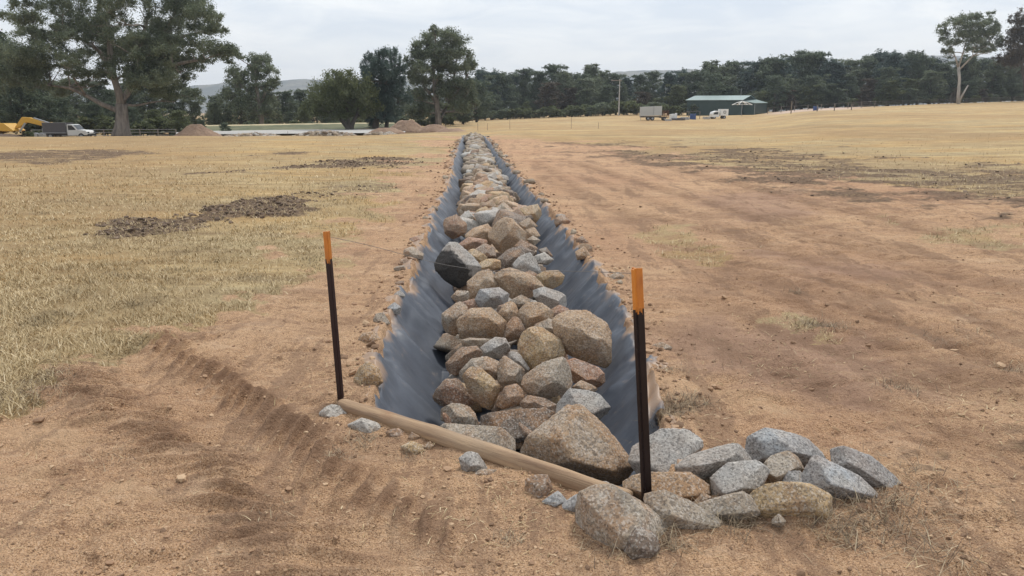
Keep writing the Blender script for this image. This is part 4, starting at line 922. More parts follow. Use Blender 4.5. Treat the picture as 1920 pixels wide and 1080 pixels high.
# the big gum
px_tree('gum_tree', 85., (228, 258), [
    ([(228, 262), (229, 240), (229, 215), (228, 195)], [21, 13, 10, 10]),
    ([(228, 200), (222, 175), (212, 150), (200, 120), (180, 95), (150, 75), (110, 52)], [8, 6.5, 5.5, 4.5, 3.5, 2.5, 1.2]),
    ([(230, 200), (236, 178), (250, 150), (262, 125), (290, 95), (310, 60)], [6.5, 5.5, 5, 4, 3, 1.5]),
    ([(214, 150), (208, 110), (205, 70), (200, 30)], [6, 5, 4, 2]),
    ([(250, 150), (300, 120), (330, 122), (370, 115), (395, 112)], [5, 4, 3, 2.5, 1.5]),
    ([(262, 125), (255, 90), (265, 50), (270, 10)], [5, 4, 3, 1.5]),
    ([(290, 95), (330, 70), (365, 60), (400, 45)], [4, 3, 2.2, 1.2]),
    ([(222, 208), (190, 195), (160, 178), (130, 165), (95, 160)], [5, 4, 3.2, 2.5, 1.5])],
    [(115, 12, 42, 20), (165, 30, 42, 22), (75, 20, 26, 16), (235, 5, 45, 25), (290, 12, 45, 26), (335, 20, 42, 26), (375, 30, 32, 18), (402, 38, 22, 13), (318, 52, 42, 16), (86, 46, 28, 15), (205, 58, 40, 20), (262, 60, 40, 22), (145, 58, 30, 14), (240, -35, 70, 26), (130, -28, 55, 24), (330, -20, 48, 22), (190, -45, 60, 20),
     (405, 92, 36, 15), (380, 104, 26, 11), (432, 100, 16, 10), (300, 108, 34, 20), (330, 125, 30, 18), (342, 150, 24, 16), (290, 140, 30, 18), (262, 110, 24, 18), (60, 84, 36, 15), (30, 105, 36, 18), (92, 112, 36, 15), (118, 138, 28, 13), (65, 140, 36, 16), (25, 150, 28, 18), (168, 140, 20, 10), (190, 108, 24, 14), (100, 165, 30, 10), (325, 178, 24, 14), (290, 172, 26, 14), (210, 90, 30, 12), (165, 85, 28, 14), (240, 85, 30, 16), (285, 80, 30, 14), (345, 85, 26, 12), (225, 130, 24, 14), (350, 120, 22, 12), (140, 110, 26, 12), (270, 150, 26, 14), (315, 158, 26, 14), (45, 60, 26, 12)],
    310000, .21, .085, 21, 'leaf_gum', 'bark_gum', 'huge spreading gum tree with a thick flared trunk beside the parked utility truck', dep=.75, branch_r=.13, fill=4)
px_tree('gum_tree', 130., (490, 236), [([(490, 240), (490, 215), (486, 190), (480, 160), (478, 130)], [5, 4, 3.5, 2.5, 1.5]), ([(488, 195), (500, 170), (505, 150)], [3, 2, 1]), ([(486, 190), (460, 165), (445, 150)], [3, 2, 1])],
    [(468, 112, 15, 9), (492, 118, 15, 10), (480, 128, 18, 9), (446, 136, 16, 9), (505, 138, 17, 10), (472, 148, 22, 10), (445, 158, 18, 10), (512, 158, 14, 9), (490, 162, 20, 9), (436, 178, 18, 14), (460, 182, 20, 14), (436, 205, 22, 16), (470, 205, 22, 16), (500, 190, 16, 14), (505, 212, 18, 14)],
    36000, .32, .13, 22, 'leaf_gum', 'bark_gum', 'open crowned gum standing alone left of the far hills, taller than its neighbours', dep=.7)
px_tree('pepper_tree', 108., (655, 246), [([(655, 249), (652, 238), (640, 225), (628, 205)], [6, 5, 3.5, 2]), ([(657, 247), (660, 232), (668, 215), (672, 195)], [5, 4, 3, 2]), ([(655, 240), (650, 215), (648, 190)], [4, 3, 1.5])],
    [(645, 156, 34, 13), (615, 170, 30, 16), (678, 172, 26, 16), (600, 188, 22, 16), (645, 180, 36, 18), (690, 192, 18, 18), (620, 203, 34, 16), (665, 205, 34, 16), (595, 212, 18, 10), (640, 218, 26, 10), (690, 214, 14, 10)],
    40000, .3, .13, 23, 'leaf_olive', 'bark_dark', 'low dome-shaped olive green tree with several stems on the pale pad edge', dep=.9, droop=.7)
px_tree('casuarina_tree', 112., (702, 244), [([(702, 246), (705, 225), (710, 190), (714, 150), (715, 115)], [7, 6, 5, 3, 1]), ([(724, 243), (726, 220), (735, 180), (740, 140)], [4, 3.5, 3, 1.5])],
    [(712, 106, 9, 10), (728, 106, 9, 11), (696, 116, 10, 11), (740, 114, 10, 12), (684, 130, 10, 10), (715, 128, 22, 14), (748, 132, 12, 14), (700, 146, 20, 14), (732, 150, 22, 15), (755, 160, 12, 16), (692, 165, 16, 14), (716, 172, 26, 16), (746, 184, 18, 16), (700, 192, 22, 14), (728, 200, 24, 15), (706, 214, 22, 12), (735, 222, 18, 10), (700, 232, 14, 8)],
    48000, .40, .08, 24, 'leaf_blue', 'bark_dark', 'dense dark blue-green casuarina with feathery upright tips, left of the tall gum', dep=.7, droop=-.6)
px_tree('gum_tree', 130., (822, 234), [([(822, 238), (821, 218), (819, 195), (815, 165), (812, 130), (815, 95)], [7, 5, 4.5, 4, 3, 1.5]), ([(823, 234), (832, 210), (845, 185), (850, 150), (855, 115)], [4, 3.5, 3, 2.5, 1.2]), ([(819, 195), (800, 170), (785, 145)], [3, 2.2, 1.2]), ([(845, 185), (868, 160), (878, 140)], [2.5, 2, 1])],
    [(812, 68, 20, 9), (838, 67, 20, 9), (795, 84, 18, 10), (860, 82, 18, 12), (826, 86, 28, 12), (780, 104, 18, 11), (805, 108, 26, 11), (848, 106, 28, 12), (874, 108, 14, 12), (768, 124, 13, 11), (792, 132, 22, 11), (832, 130, 28, 11), (866, 134, 22, 11), (884, 126, 10, 13), (778, 152, 20, 12), (812, 155, 24, 11), (856, 158, 26, 12), (784, 180, 20, 14), (872, 182, 22, 15), (836, 182, 22, 12), (796, 204, 20, 13), (868, 206, 20, 12), (776, 215, 16, 10)],
    75000, .32, .13, 25, 'leaf_gum', 'bark_gum', 'tall rounded gum with a broad domed crown behind the far end of the ditch', dep=.75)
px_tree('gum_tree', 192., (1797, 194), [([(1797, 197), (1797, 175), (1799, 150), (1797, 125)], [3.6, 2.8, 2.4, 2.2]), ([(1798, 190), (1804, 176), (1812, 160)], [2, 1.6, 1]), ([(1797, 128), (1790, 108), (1780, 90)], [1.6, 1.2, .7]), ([(1797, 125), (1806, 100), (1815, 70)], [1.8, 1.3, .7]), ([(1799, 130), (1822, 105), (1850, 85)], [1.6, 1.2, .6])],
    [(1805, 36, 16, 7), (1828, 36, 17, 7), (1785, 48, 14, 8), (1850, 46, 16, 9), (1815, 52, 24, 9), (1868, 56, 11, 10), (1772, 64, 12, 9), (1795, 68, 18, 8), (1840, 66, 24, 9), (1872, 76, 9, 8), (1780, 82, 14, 8), (1820, 84, 22, 8), (1856, 86, 18, 7), (1775, 98, 10, 7), (1840, 98, 14, 5)],
    32000, .4, .16, 26, 'leaf_gum', 'bark_pale', 'slender pale trunked gum rising above the treeline at the right', dep=.7)
px_tree('gum_tree', 190., (1925, 194), [([(1925, 197), (1922, 160), (1916, 120), (1920, 80)], [4, 3, 2.5, 1.5])],
    [(1918, 44, 12, 8), (1935, 40, 20, 12), (1904, 62, 15, 10), (1930, 68, 24, 12), (1896, 80, 14, 9), (1920, 90, 24, 10), (1900, 102, 20, 9), (1945, 95, 24, 14), (1890, 118, 16, 9), (1925, 118, 26, 12), (1960, 70, 24, 18)],
    34000, .4, .16, 27, 'leaf_brown', 'bark_dark', 'brownish leaved gum cut off by the right border of the photograph', dep=.7)
# shared tree shapes of the belts
def variant(seed, h, w, low=.12, dense=1., style='round'):
    rs = random.Random(seed); cl = []
    lean = rs.uniform(-.05, .05)*h; top = .78*h; tp = [(0, 0, -.3), (lean*.3, rs.uniform(-.2, .2), .2*h), (lean*.6, rs.uniform(-.3, .3), .45*h), (lean, rs.uniform(-.3, .3), top)]
    tr = [(tp, [.028*h, .02*h, .014*h, .006*h])]
    if rs.random() < .7: tr.append(([(0, 0, .1*h), (.12*w, .1*w, .4*h), (.22*w, .15*w, .68*h)], [.014*h, .011*h, .005*h]))
    n = int(46*dense)
    for i in range(n):
        z = low+(1-low)*(i+.5)/n; prof = (math.sin(math.pi*min(1, (z-low+.12)/(1.08-low))**.85))**.6 if style == 'round' else (1-z*.75)
        a = i*2.4+rs.uniform(-.4, .4); r = .5*w*prof*rs.uniform(.3, .95)
        s = rs.uniform(.8, 1.3)*(.13*w+.03*h)
        cl.append((math.cos(a)*r+lean*z, math.sin(a)*r, z*h*.92, s, s, s*.85))
    for _ in range(5):
        cl.append((rs.uniform(-.3, .3)*w, rs.uniform(-.3, .3)*w, h*rs.uniform(.86, .98), .15*w, .15*w, .09*w))
    return tr, cl
VARS = []
for s, (h, w, low, lm, bm, nl) in enumerate([(14, 10, .1, 'leaf_dark', 'bark_dark', 9000), (14, 8, .22, 'leaf_gum', 'bark_gum', 8000), (14, 11, .08, 'leaf_dark', 'bark_gum', 10000), (14, 9, .3, 'leaf_blue', 'bark_pale', 8000), (14, 9.5, .12, 'leaf_gum', 'bark_dark', 9000),
                                            (14, 7, .15, 'leaf_blue', 'bark_dark', 7500), (14, 10.5, .05, 'leaf_olive', 'bark_dark', 9000), (14, 9, .06, 'leaf_brown', 'bark_gum', 8000), (14, 9, .18, 'leaf_dark', 'bark_dark', 8500)]):
    tr, cl = variant(700+s, h, w, low); wood, V, F = tree_parts(tr, cl, int(nl*1.7), .46, .2, 700+s, .02*14, .4, 1)
    a = wood.build('trunk', M[bm], None, True); b = npmesh('crown', V, F, M[lm], None, False); VARS.append((a.data, b.data)); bpy.data.objects.remove(a); bpy.data.objects.remove(b)
def belt_tree(px, ytop, d, v, wsc, label, group, zoff=0.):
    x = at_y(px, 200, d)[0]; z = float(terrain(np.array([x]), np.array([d]))[0])+zoff; H = (at_y(px, ytop, d)[2]-z)
    if H < 2: H = 2
    r = empty('tree', (x, d, z), trng.uniform(0, 6.28)); tag(r, label, 'tree', group); k = H/13.9; r.scale = (k*wsc, k*wsc, k)
    for nm, me in (('trunk', VARS[v][0]), ('crown', VARS[v][1])):
        o = bpy.data.objects.new(nm, me); COL.objects.link(o); o.parent = r
    return r
trng = random.Random(9)
TOPX = [-300, -60, 0, 40, 80, 150, 250, 300, 370, 400, 420, 530, 560, 600, 660, 700, 760, 850, 895, 912, 930, 950, 980, 1000, 1030, 1050, 1070, 1100, 1120, 1150, 1200, 1240, 1280, 1310, 1330, 1370, 1400, 1425, 1450, 1490, 1520, 1545, 1580, 1610, 1635, 1665, 1690, 1715, 1750, 1790, 1850, 1920, 2100, 2500]
TOPY = [30, 20, 55, 75, 105, 125, 130, 132, 145, 165, 180, 172, 170, 172, 165, 165, 175, 165, 140, 126, 128, 138, 130, 131, 122, 124, 135, 120, 124, 138, 136, 130, 126, 126, 116, 116, 128, 110, 112, 96, 98, 112, 106, 103, 92, 94, 99, 98, 112, 105, 110, 118, 110, 110]
VL = {0: 'dark green', 1: 'thin grey-green', 2: 'broad dark', 3: 'pale trunked blue-green', 4: 'grey-green', 5: 'narrow blue-green', 6: 'olive green', 7: 'brownish', 8: 'bushy dark'}
ZN = [(-60, 'beyond the left border'), (60, 'behind the excavator'), (150, 'behind the utility truck'), (250, 'behind the big gum trunk'), (330, 'right of the big gum trunk'), (420, 'behind the cone-shaped mound'), (520, 'around the open crowned gum'), (600, 'below the far left hills'), (700, 'behind the dome-shaped olive tree'), (790, 'behind the casuarina'), (880, 'behind the tall domed gum'), (960, 'just right of the ditch end'), (1060, 'between ditch end and power pole'), (1150, 'left of the power pole'), (1230, 'right of the power pole'), (1310, 'behind the grey box trailer'), (1380, 'behind the left half of the shed'), (1450, 'behind the right half of the shed'), (1530, 'right of the shed'), (1620, 'behind the strainer posts'), (1720, 'left of the slender gum'), (1790, 'just left of the slender gum trunk'), (1860, 'right of the slender gum'), (1950, 'at the right border'), (9999, 'beyond the right border')]
def zone(px): return next(z for x, z in ZN if px < x)
ROWN = ['tall back-row', 'mid-height', 'low front-row']
def belt(x0, x1, step, d0, d1, dy, jit, vs, ws=1.):
    x = x0
    while x < x1:
        v = trng.choice(vs); d = trng.uniform(d0, d1); yt = np.interp(x, TOPX, TOPY)+dy+trng.uniform(-.2, 1)*jit
        belt_tree(x, yt, d, v, ws*trng.uniform(.85, 1.15), f'{ROWN[dy > 10] if dy < 55 else ROWN[2]} {VL[v]} tree {zone(x)}', 'trees of the belts closing the paddock'); x += step*trng.uniform(.75, 1.25)
belt(880, 2350, 24, 214, 238, -2, 10, [0, 1, 2, 3, 4, 5, 8], 1.05)
belt(890, 2300, 34, 205, 213, 28, 30, [0, 2, 4, 6, 7, 8], 1.25)
belt(1220, 2300, 44, 204, 208, 60, 14, [0, 2, 6, 7], 1.5)
belt(870, 1250, 40, 203, 207, 62, 12, [0, 2, 7, 8, 6], 1.2)
belt(410, 900, 26, 150, 172, -2, 12, [0, 2, 4, 8, 7], 1.2)
belt(400, 880, 38, 138, 148, 28, 16, [6, 0, 8, 2], 1.2)
belt(-420, 20, 60, 96, 118, -30, 25, [0, 2, 4, 8], .9)
belt(-150, 420, 34, 118, 150, 18, 22, [0, 2, 8, 4], 1.05)
belt(-160, 420, 46, 104, 116, 62, 20, [6, 0, 8, 7, 2], 1.25)
# hedge of shrubs
SH = []
for s in range(3):
    cl = []; rs_ = random.Random(800+s)
    for i in range(9): cl.append((rs_.uniform(-1.3, 1.3), rs_.uniform(-.9, .9), rs_.uniform(.6, 1.9), .9, .8, .7))
    wood, V, F = tree_parts([([(0, 0, -.1), (.1, 0, .6), (.0, .1, 1.2)], [.08, .06, .03])], cl, 4500, .34, .2, 800+s, .08, .1, 1)
    a = wood.build('stem', M['bark_dark'], None, True); b = npmesh('foliage', V, F, M['leaf_olive' if s != 1 else 'leaf_gum'], None, False); SH.append((a.data, b.data)); bpy.data.objects.remove(a); bpy.data.objects.remove(b)
def shrub(px, d, h, label, group='shrubs of the hedge row in front of the tree belt', v=None):
    x = at_y(px, 200, d)[0]; z = float(terrain(np.array([x]), np.array([d]))[0]); v = trng.randrange(3) if v is None else v
    r = empty('shrub', (x, d, z-.1), trng.uniform(0, 6.28)); k = h/2.5; r.scale = (k*1.15, k*1.15, k); tag(r, label, 'shrub', group)
    for nm, me in (('stem', SH[v][0]), ('foliage', SH[v][1])):
        o = bpy.data.objects.new(nm, me); COL.objects.link(o); o.parent = r
x = 866
while x < 1300:
    shrub(x, 196+trng.uniform(-1.5, 1.5), trng.uniform(2.2, 3.1)*(1.15 if x > 1080 else 1), f'rounded {trng.choice(["light", "dark"])} green hedge shrub {zone(x)}'); x += trng.uniform(12, 18)
x = 1455
while x < 2050:
    shrub(x, 206+trng.uniform(-2, 5), trng.uniform(1.6, 2.8), f'scrubby dark bush at the treeline foot {zone(x)}', 'bushes at the foot of the right tree belt'); x += trng.uniform(12, 20)
x = 330
while x < 870:
    shrub(x, 134+trng.uniform(-3, 3), trng.uniform(1.2, 2.2), f'low scrubby bush on the raised bank, {zone(x)}', 'bushes behind the raised bank'); x += trng.uniform(20, 34)
x = 60
while x < 330:
    shrub(x, 108+trng.uniform(-4, 6), trng.uniform(1.6, 3.2), f'scrubby shaded bush {zone(x)}', 'bushes behind the big gum'); x += trng.uniform(22, 36)
# ------------------------------------------------------------ earthworks
def tz(x, y): return float(terrain(np.array([float(x)]), np.array([float(y)]))[0])
def mat_bank():
    k = NT('bank_grass'); n = k.noise(.5, 6, .7); n2 = k.noise(2.5, 5, .7); c = k.mix(k.rng(n, .4, .62), (.085, .1, .05), (.16, .155, .08)); c = k.mix(k.rng(n2, .55, .68, 0, .6), c, (.09, .08, .05)); return k.done(c, .95)
def strip(name, pts_front, pts_back, mat, label=None, cat=None, kind=None, ny=10, hump=0., rough=.05):
    """a sheet between two lines of points, optionally humped"""
    nx = 160; A_ = np.array(pts_front, float); B_ = np.array(pts_back, float)
    def rs_(P): s = np.linspace(0, 1, len(P)); q = np.linspace(0, 1, nx); return np.stack([np.interp(q, s, P[:, i]) for i in range(3)], 1)
    a = rs_(A_); b = rs_(B_); V = []
    for j in range(ny+1):
        t = j/ny; p = a*(1-t)+b*t; p[:, 2] += hump*math.sin(math.pi*t)+rough*fb2(p[:, 0]*.8, p[:, 1]*.8, 4, 44); V.append(p)
    V = np.concatenate(V); idx = np.arange((ny+1)*nx).reshape(ny+1, nx); F = np.stack([idx[:-1, :-1].ravel(), idx[:-1, 1:].ravel(), idx[1:, 1:].ravel(), idx[1:, :-1].ravel()], 1)
    o = npmesh(name, V, F, mat); tag(o, label, cat, None, kind); return o
def wp(px, py, d): return at_y(px, py, d)
bx = [300, 380, 460, 560, 660, 740]
strip('gravel_pad', [wp(x, y, 84) for x, y in zip([330, 420, 560, 700, 760], [252.5, 251.5, 250.5, 249, 248])], [wp(x, y, 110) for x, y in zip([330, 420, 560, 700, 760], [246.8, 245, 243, 242, 241.5])], plain('pale_gravel', (.40, .385, .36), .9, 0, .15, 1.2), kind='structure', rough=.02)
strip('grass_bank', [wp(x, y, 110.5) for x, y in zip(bx, [249, 247, 245.4, 243, 242, 241.6])], [wp(x, y, 118) for x, y in zip(bx, [241, 236.5, 235.5, 233.6, 232, 232])], mat_bank(), kind='structure', rough=.08)
strip('bank_crest', [wp(x, y, 118.1) for x, y in zip(bx, [241, 236.6, 235.6, 233.7, 232.1, 232.1])], [wp(x, y, 124) for x, y in zip(bx, [238, 234.4, 233.3, 231.6, 230, 229.6])], plain('dry_crest', (.44, .37, .22), .95, 0, .2, .8), kind='structure', rough=.03)
def mat_dirt():
    k = NT('spoil_dirt'); n = k.noise(1.2, 6, .7); n2 = k.noise(5, 5, .7); c = k.mix(k.rng(n, .35, .65), (.25, .165, .115), (.35, .24, .165)); c = k.mix(k.rng(n2, .52, .7, 0, .6), c, (.15, .1, .07)); return k.done(c, .95, k.bump(n2, .8, .15))
M['spoil'] = mat_dirt()
def mound(px0, px1, ybase, ytop, d, label, seed, name='dirt_mound', peak=.45, mat='spoil', flat=0.):
    a = wp(px0, ybase, d); b = wp(px1, ybase, d); t = wp((px0+px1)/2, ytop, d); W = b[0]-a[0]; H = t[2]-a[2]; n = 56; Dp = W*.55
    U, T = np.meshgrid(np.linspace(-1, 1, n), np.linspace(-1, 1, n)); r = np.hypot(U-(peak-.5)*.6*(1-np.abs(U)), T); h = np.clip(1-r, 0, 1); h = np.minimum(h*(1.25+flat), 1.)**(.9)
    X = U*W/2; Y_ = T*Dp/2; z = h*H*(1+.12*fb2(U*3, T*3, 3, seed))+.07*H*fb2(U*9+seed, T*9, 3, seed+1)*sst(0, .15, h)-.15*(h <= 0)
    V = np.stack([X.ravel(), Y_.ravel(), z.ravel()], 1); idx = np.arange(n*n).reshape(n, n); F = np.stack([idx[:-1, :-1].ravel(), idx[:-1, 1:].ravel(), idx[1:, 1:].ravel(), idx[1:, :-1].ravel()], 1)
    o = npmesh(name, V, F, M[mat], loc=((a[0]+b[0])/2, d, a[2])); tag(o, label, 'mound', None); return o
mound(320, 424, 261, 234, 80, 'large cone-shaped brown dirt mound to the right of the big gum trunk', 1)
mound(725, 800, 246, 226, 92, 'pale brown spoil heap right of the casuarina', 2, flat=.3)
mound(780, 850, 247, 234, 84, 'low pinkish spoil heap before the tall domed gum', 3, flat=.3)
mound(690, 760, 249, 240, 80, 'lowest brown spoil ridge at the foot of the casuarina', 4, flat=.6)
mound(815, 880, 248, 241, 72, 'small dirt ridge just left of the far end of the ditch', 5, flat=.5)
for px0, px1, yb, yt, d, lab, sd_ in ((425, 520, 259, 250, 76, 'low heap of grey rocks right of the cone-shaped mound', 6), (556, 662, 256, 246, 78, 'longer heap of grey rocks in front of the dome-shaped olive tree', 7), (690, 740, 254, 249, 76, 'short scatter of rocks left of the spoil heaps', 8)):
    a = wp(px0, yb, d); b = wp(px1, yb, d); t = wp(px0, yt, d); it = []
    for _ in range(230):
        u = rng.uniform(-1, 1); v = rng.uniform(-1, 1); hh = max(0, 1-u*u*.8-v*v*.3)**.6*(t[2]-a[2]); it.append(((a[0]+b[0])/2+u*(b[0]-a[0])/2, d+v*1.5, a[2]+rng.uniform(0, 1)*hh*.9, rng.uniform(.12, .3)))
    o = scatter_mesh('rock_heap', it, M['rubble'], lab, 'rock heap', None)
# ------------------------------------------------------------ vehicles and plant at the left
M['yellow'] = plain('machine_yellow', (.55, .31, .03), .45, 0, .15, 1.5); M['white'] = plain('white_paint', (.72, .72, .7), .35, 0, .06, 1.)
M['black'] = plain('black_rubber', (.03, .03, .03), .7); M['glass'] = plain('dark_glass', (.03, .04, .05), .1); M['grey'] = plain('grey_metal', (.3, .31, .32), .5, .3); M['fence_grey'] = plain('weathered_fence', (.14, .125, .11), .85); M['dkgrey'] = plain('dark_grey_panels', (.1, .095, .1), .7)
M['darkgreen'] = plain('dark_green_sheet', (.014, .038, .036), .5, 0, .12, .6); M['roofgreen'] = plain('green_roof_sheet', (.2, .27, .26), .4, .1, .1, .6); M['canvas'] = plain('grey_canvas', (.42, .43, .42), .8, 0, .1, 1.2)
M['rust'] = plain('rusty_steel', (.16, .07, .04), .8, .2, .3, 3); M['blue'] = plain('blue_plastic', (.035, .07, .2), .5); M['timber'] = plain('grey_timber', (.2, .17, .14), .85, 0, .25, 2); M['whitepost'] = plain('pale_post', (.4, .385, .36), .8)
def wheel(parent, x, y, z, r, w=.22, rim='grey'):
    t = MB(); t.tube([(x, y-w/2, z), (x, y-w/2+.03, z), (x, y+w/2-.03, z), (x, y+w/2, z)], [r*.92, r, r, r*.92], 20); o = t.build('wheel', M['black'], parent, False)
    q = MB(); q.tube([(x, y-w/2-.01, z), (x, y+w/2+.01, z)], [r*.55]*2, 14); q.build('rim', M[rim], o)
def ute():
    d = 90.; b = at_y(90, 261, d); g0 = tz(b[0]+2.5, d); g0 = at_y(130, 261, d)[2]
    r = empty('utility_truck', (b[0]+.1, d, g0)); tag(r, 'white utility truck with a dark high-sided tray parked between the excavator and the big gum', 'utility truck')
    prof = [(2.75, .45), (5.05, .5), (5.15, .62), (5.12, .85), (4.9, 1.02), (3.95, 1.12), (3.45, 1.66), (3.25, 1.73), (2.78, 1.73), (2.75, 1.0)]
    m = MB(); m.prism(prof, -.82, .82); m.build('cab_body', M['white'], r, bevel=.05)
    g = MB(); g.prism([(2.92, 1.08), (3.82, 1.1), (3.4, 1.6), (2.92, 1.62)], -.835, .835); g.build('side_window', M['glass'], r)
    g = MB(); g.add([(3.99, -.7, 1.14), (3.99, .7, 1.14), (3.49, .62, 1.66), (3.49, -.62, 1.66)], [(0, 1, 2, 3)]); g.build('windscreen', M['glass'], r)
    t = MB(); t.box((1.3, 0, .72), (2.7, 1.75, .1)); t.box((1.3, -.86, 1.33), (2.7, .04, 1.15)); t.box((1.3, .86, 1.33), (2.7, .04, 1.15)); t.box((-.03, 0, 1.33), (.04, 1.72, 1.15)); t.box((2.63, 0, 1.33), (.04, 1.72, 1.15)); t.box((1.3, 0, .55), (2.7, .7, .2)); t.build('tray', M['dkgrey'], r)
    f = MB(); f.box((1.3, -.89, 1.92), (2.74, .05, .05)); f.box((1.3, -.89, .76), (2.74, .05, .08)); f.box((2.69, -.8, 1.33), (.06, .06, 1.25)); f.box((-.05, -.88, 1.0), (.06, .06, .6)); f.build('tray_frame', M['grey'], r)
    k = MB(); k.box((5.14, 0, .55), (.12, 1.6, .24)); k.build('bumper', M['black'], r)
    h = MB(); h.box((5.1, -.62, .8), (.1, .3, .15)); h.build('headlight', M['glass'], r)
    h = MB(); h.box((5.1, .62, .8), (.1, .3, .15)); h.build('headlight', M['glass'], r)
    for x in (.75, 4.35):
        for y in (-.74, .74): wheel(r, x, y, .36, .36)
ute()
def excavator():
    d = 96.; b = at_y(20, 262, d); g0 = at_y(20, 262, d)[2]; k = d/FPX*1.02
    r = empty('excavator', (b[0], d, g0)); tag(r, 'yellow excavator with its boom arched behind the utility truck', 'excavator')
    def P(x, y, dy=0.): return ((x-20)*k, dy, (262-y)*k)
    def quad(pts, y0, y1, nm, mat, par=r, bv=.04):
        m = MB(); m.prism([(P(x, y)[0], P(x, y)[2]) for x, y in pts], y0, y1); return m.build(nm, M[mat], par, bevel=bv)
    quad([(-28, 254), (40, 254), (44, 258), (40, 262), (-28, 262), (-32, 258)], -1.4, -.8, 'track', 'black'); quad([(-28, 254), (40, 254), (44, 258), (40, 262), (-28, 262), (-32, 258)], .8, 1.4, 'track', 'black')
    quad([(1, 233), (23, 233), (39, 245.5), (37, 247), (12, 246), (4, 251), (0, 251)], -1.2, 1.2, 'engine_cowl', 'yellow'); quad([(-30, 233), (-1, 233), (-1, 252), (-30, 252)], -1.25, 1.25, 'counterweight', 'yellow')
    quad([(-18, 212), (6, 212), (8, 233), (-18, 233)], -1.2, -.2, 'cab', 'yellow'); quad([(-15, 214.5), (4, 214.5), (5.5, 228), (-15, 228)], -1.23, -.17, 'cab_window', 'glass')
    quad([(-6, 252), (14, 252), (14, 255), (-6, 255)], -.7, .7, 'slew_ring', 'black')
    quad([(33, 240), (38, 242), (55, 231), (92, 240), (92, 233), (62, 223), (48, 222)], -.25, .25, 'boom', 'yellow'); quad([(66, 224), (68, 223), (94, 231.5), (93, 233)], -.12, .12, 'boom_ram', 'grey', bv=0)
    quad([(90, 233), (98, 231), (105, 235), (103, 239), (93, 241)], -.2, .2, 'stick', 'yellow'); quad([(40, 247), (43, 248), (55, 233), (52, 232)], -.35, -.25, 'lift_ram', 'grey', bv=0)
    quad([(93, 240), (97, 240), (101, 252), (94, 258), (86, 252), (88, 246)], -.5, .5, 'bucket', 'rust')
excavator()
# low clutter beside the excavator
def clutter(px, yb, d, w, h, mat, nm, lab, cat, dep=None):
    b = at_y(px, yb, d); b[2] = tz(b[0], d); m = MB(); dep = dep or w*.6
    rs_ = random.Random(px); n = 5
    for i in range(n): m.box(((i-(n-1)/2)*w/n, rs_.uniform(-.1, .1), h*rs_.uniform(.35, .5)), (w/n*1.02, dep*rs_.uniform(.8, 1), h*rs_.uniform(.7, 1.)), rz=rs_.uniform(-.08, .08))
    o = m.build(nm, M[mat], None, bevel=.03, loc=tuple(b)); tag(o, lab, cat); return o
shrub(60, 93.5, 1.3, 'small bright green bush under the excavator boom', 'bushes behind the big gum', 0)
clutter(76, 258, 92.5, 1.1, .9, 'grey', 'scrap_heap', 'heap of grey scrap metal below the excavator boom', 'scrap heap')
mound(-60, 60, 264, 252, 82, 'low grey-brown soil heap in front of the excavator', 9, flat=.5)
def gb(px, yb, d):
    p = at_y(px, yb, d); p[2] = tz(p[0], d); return p
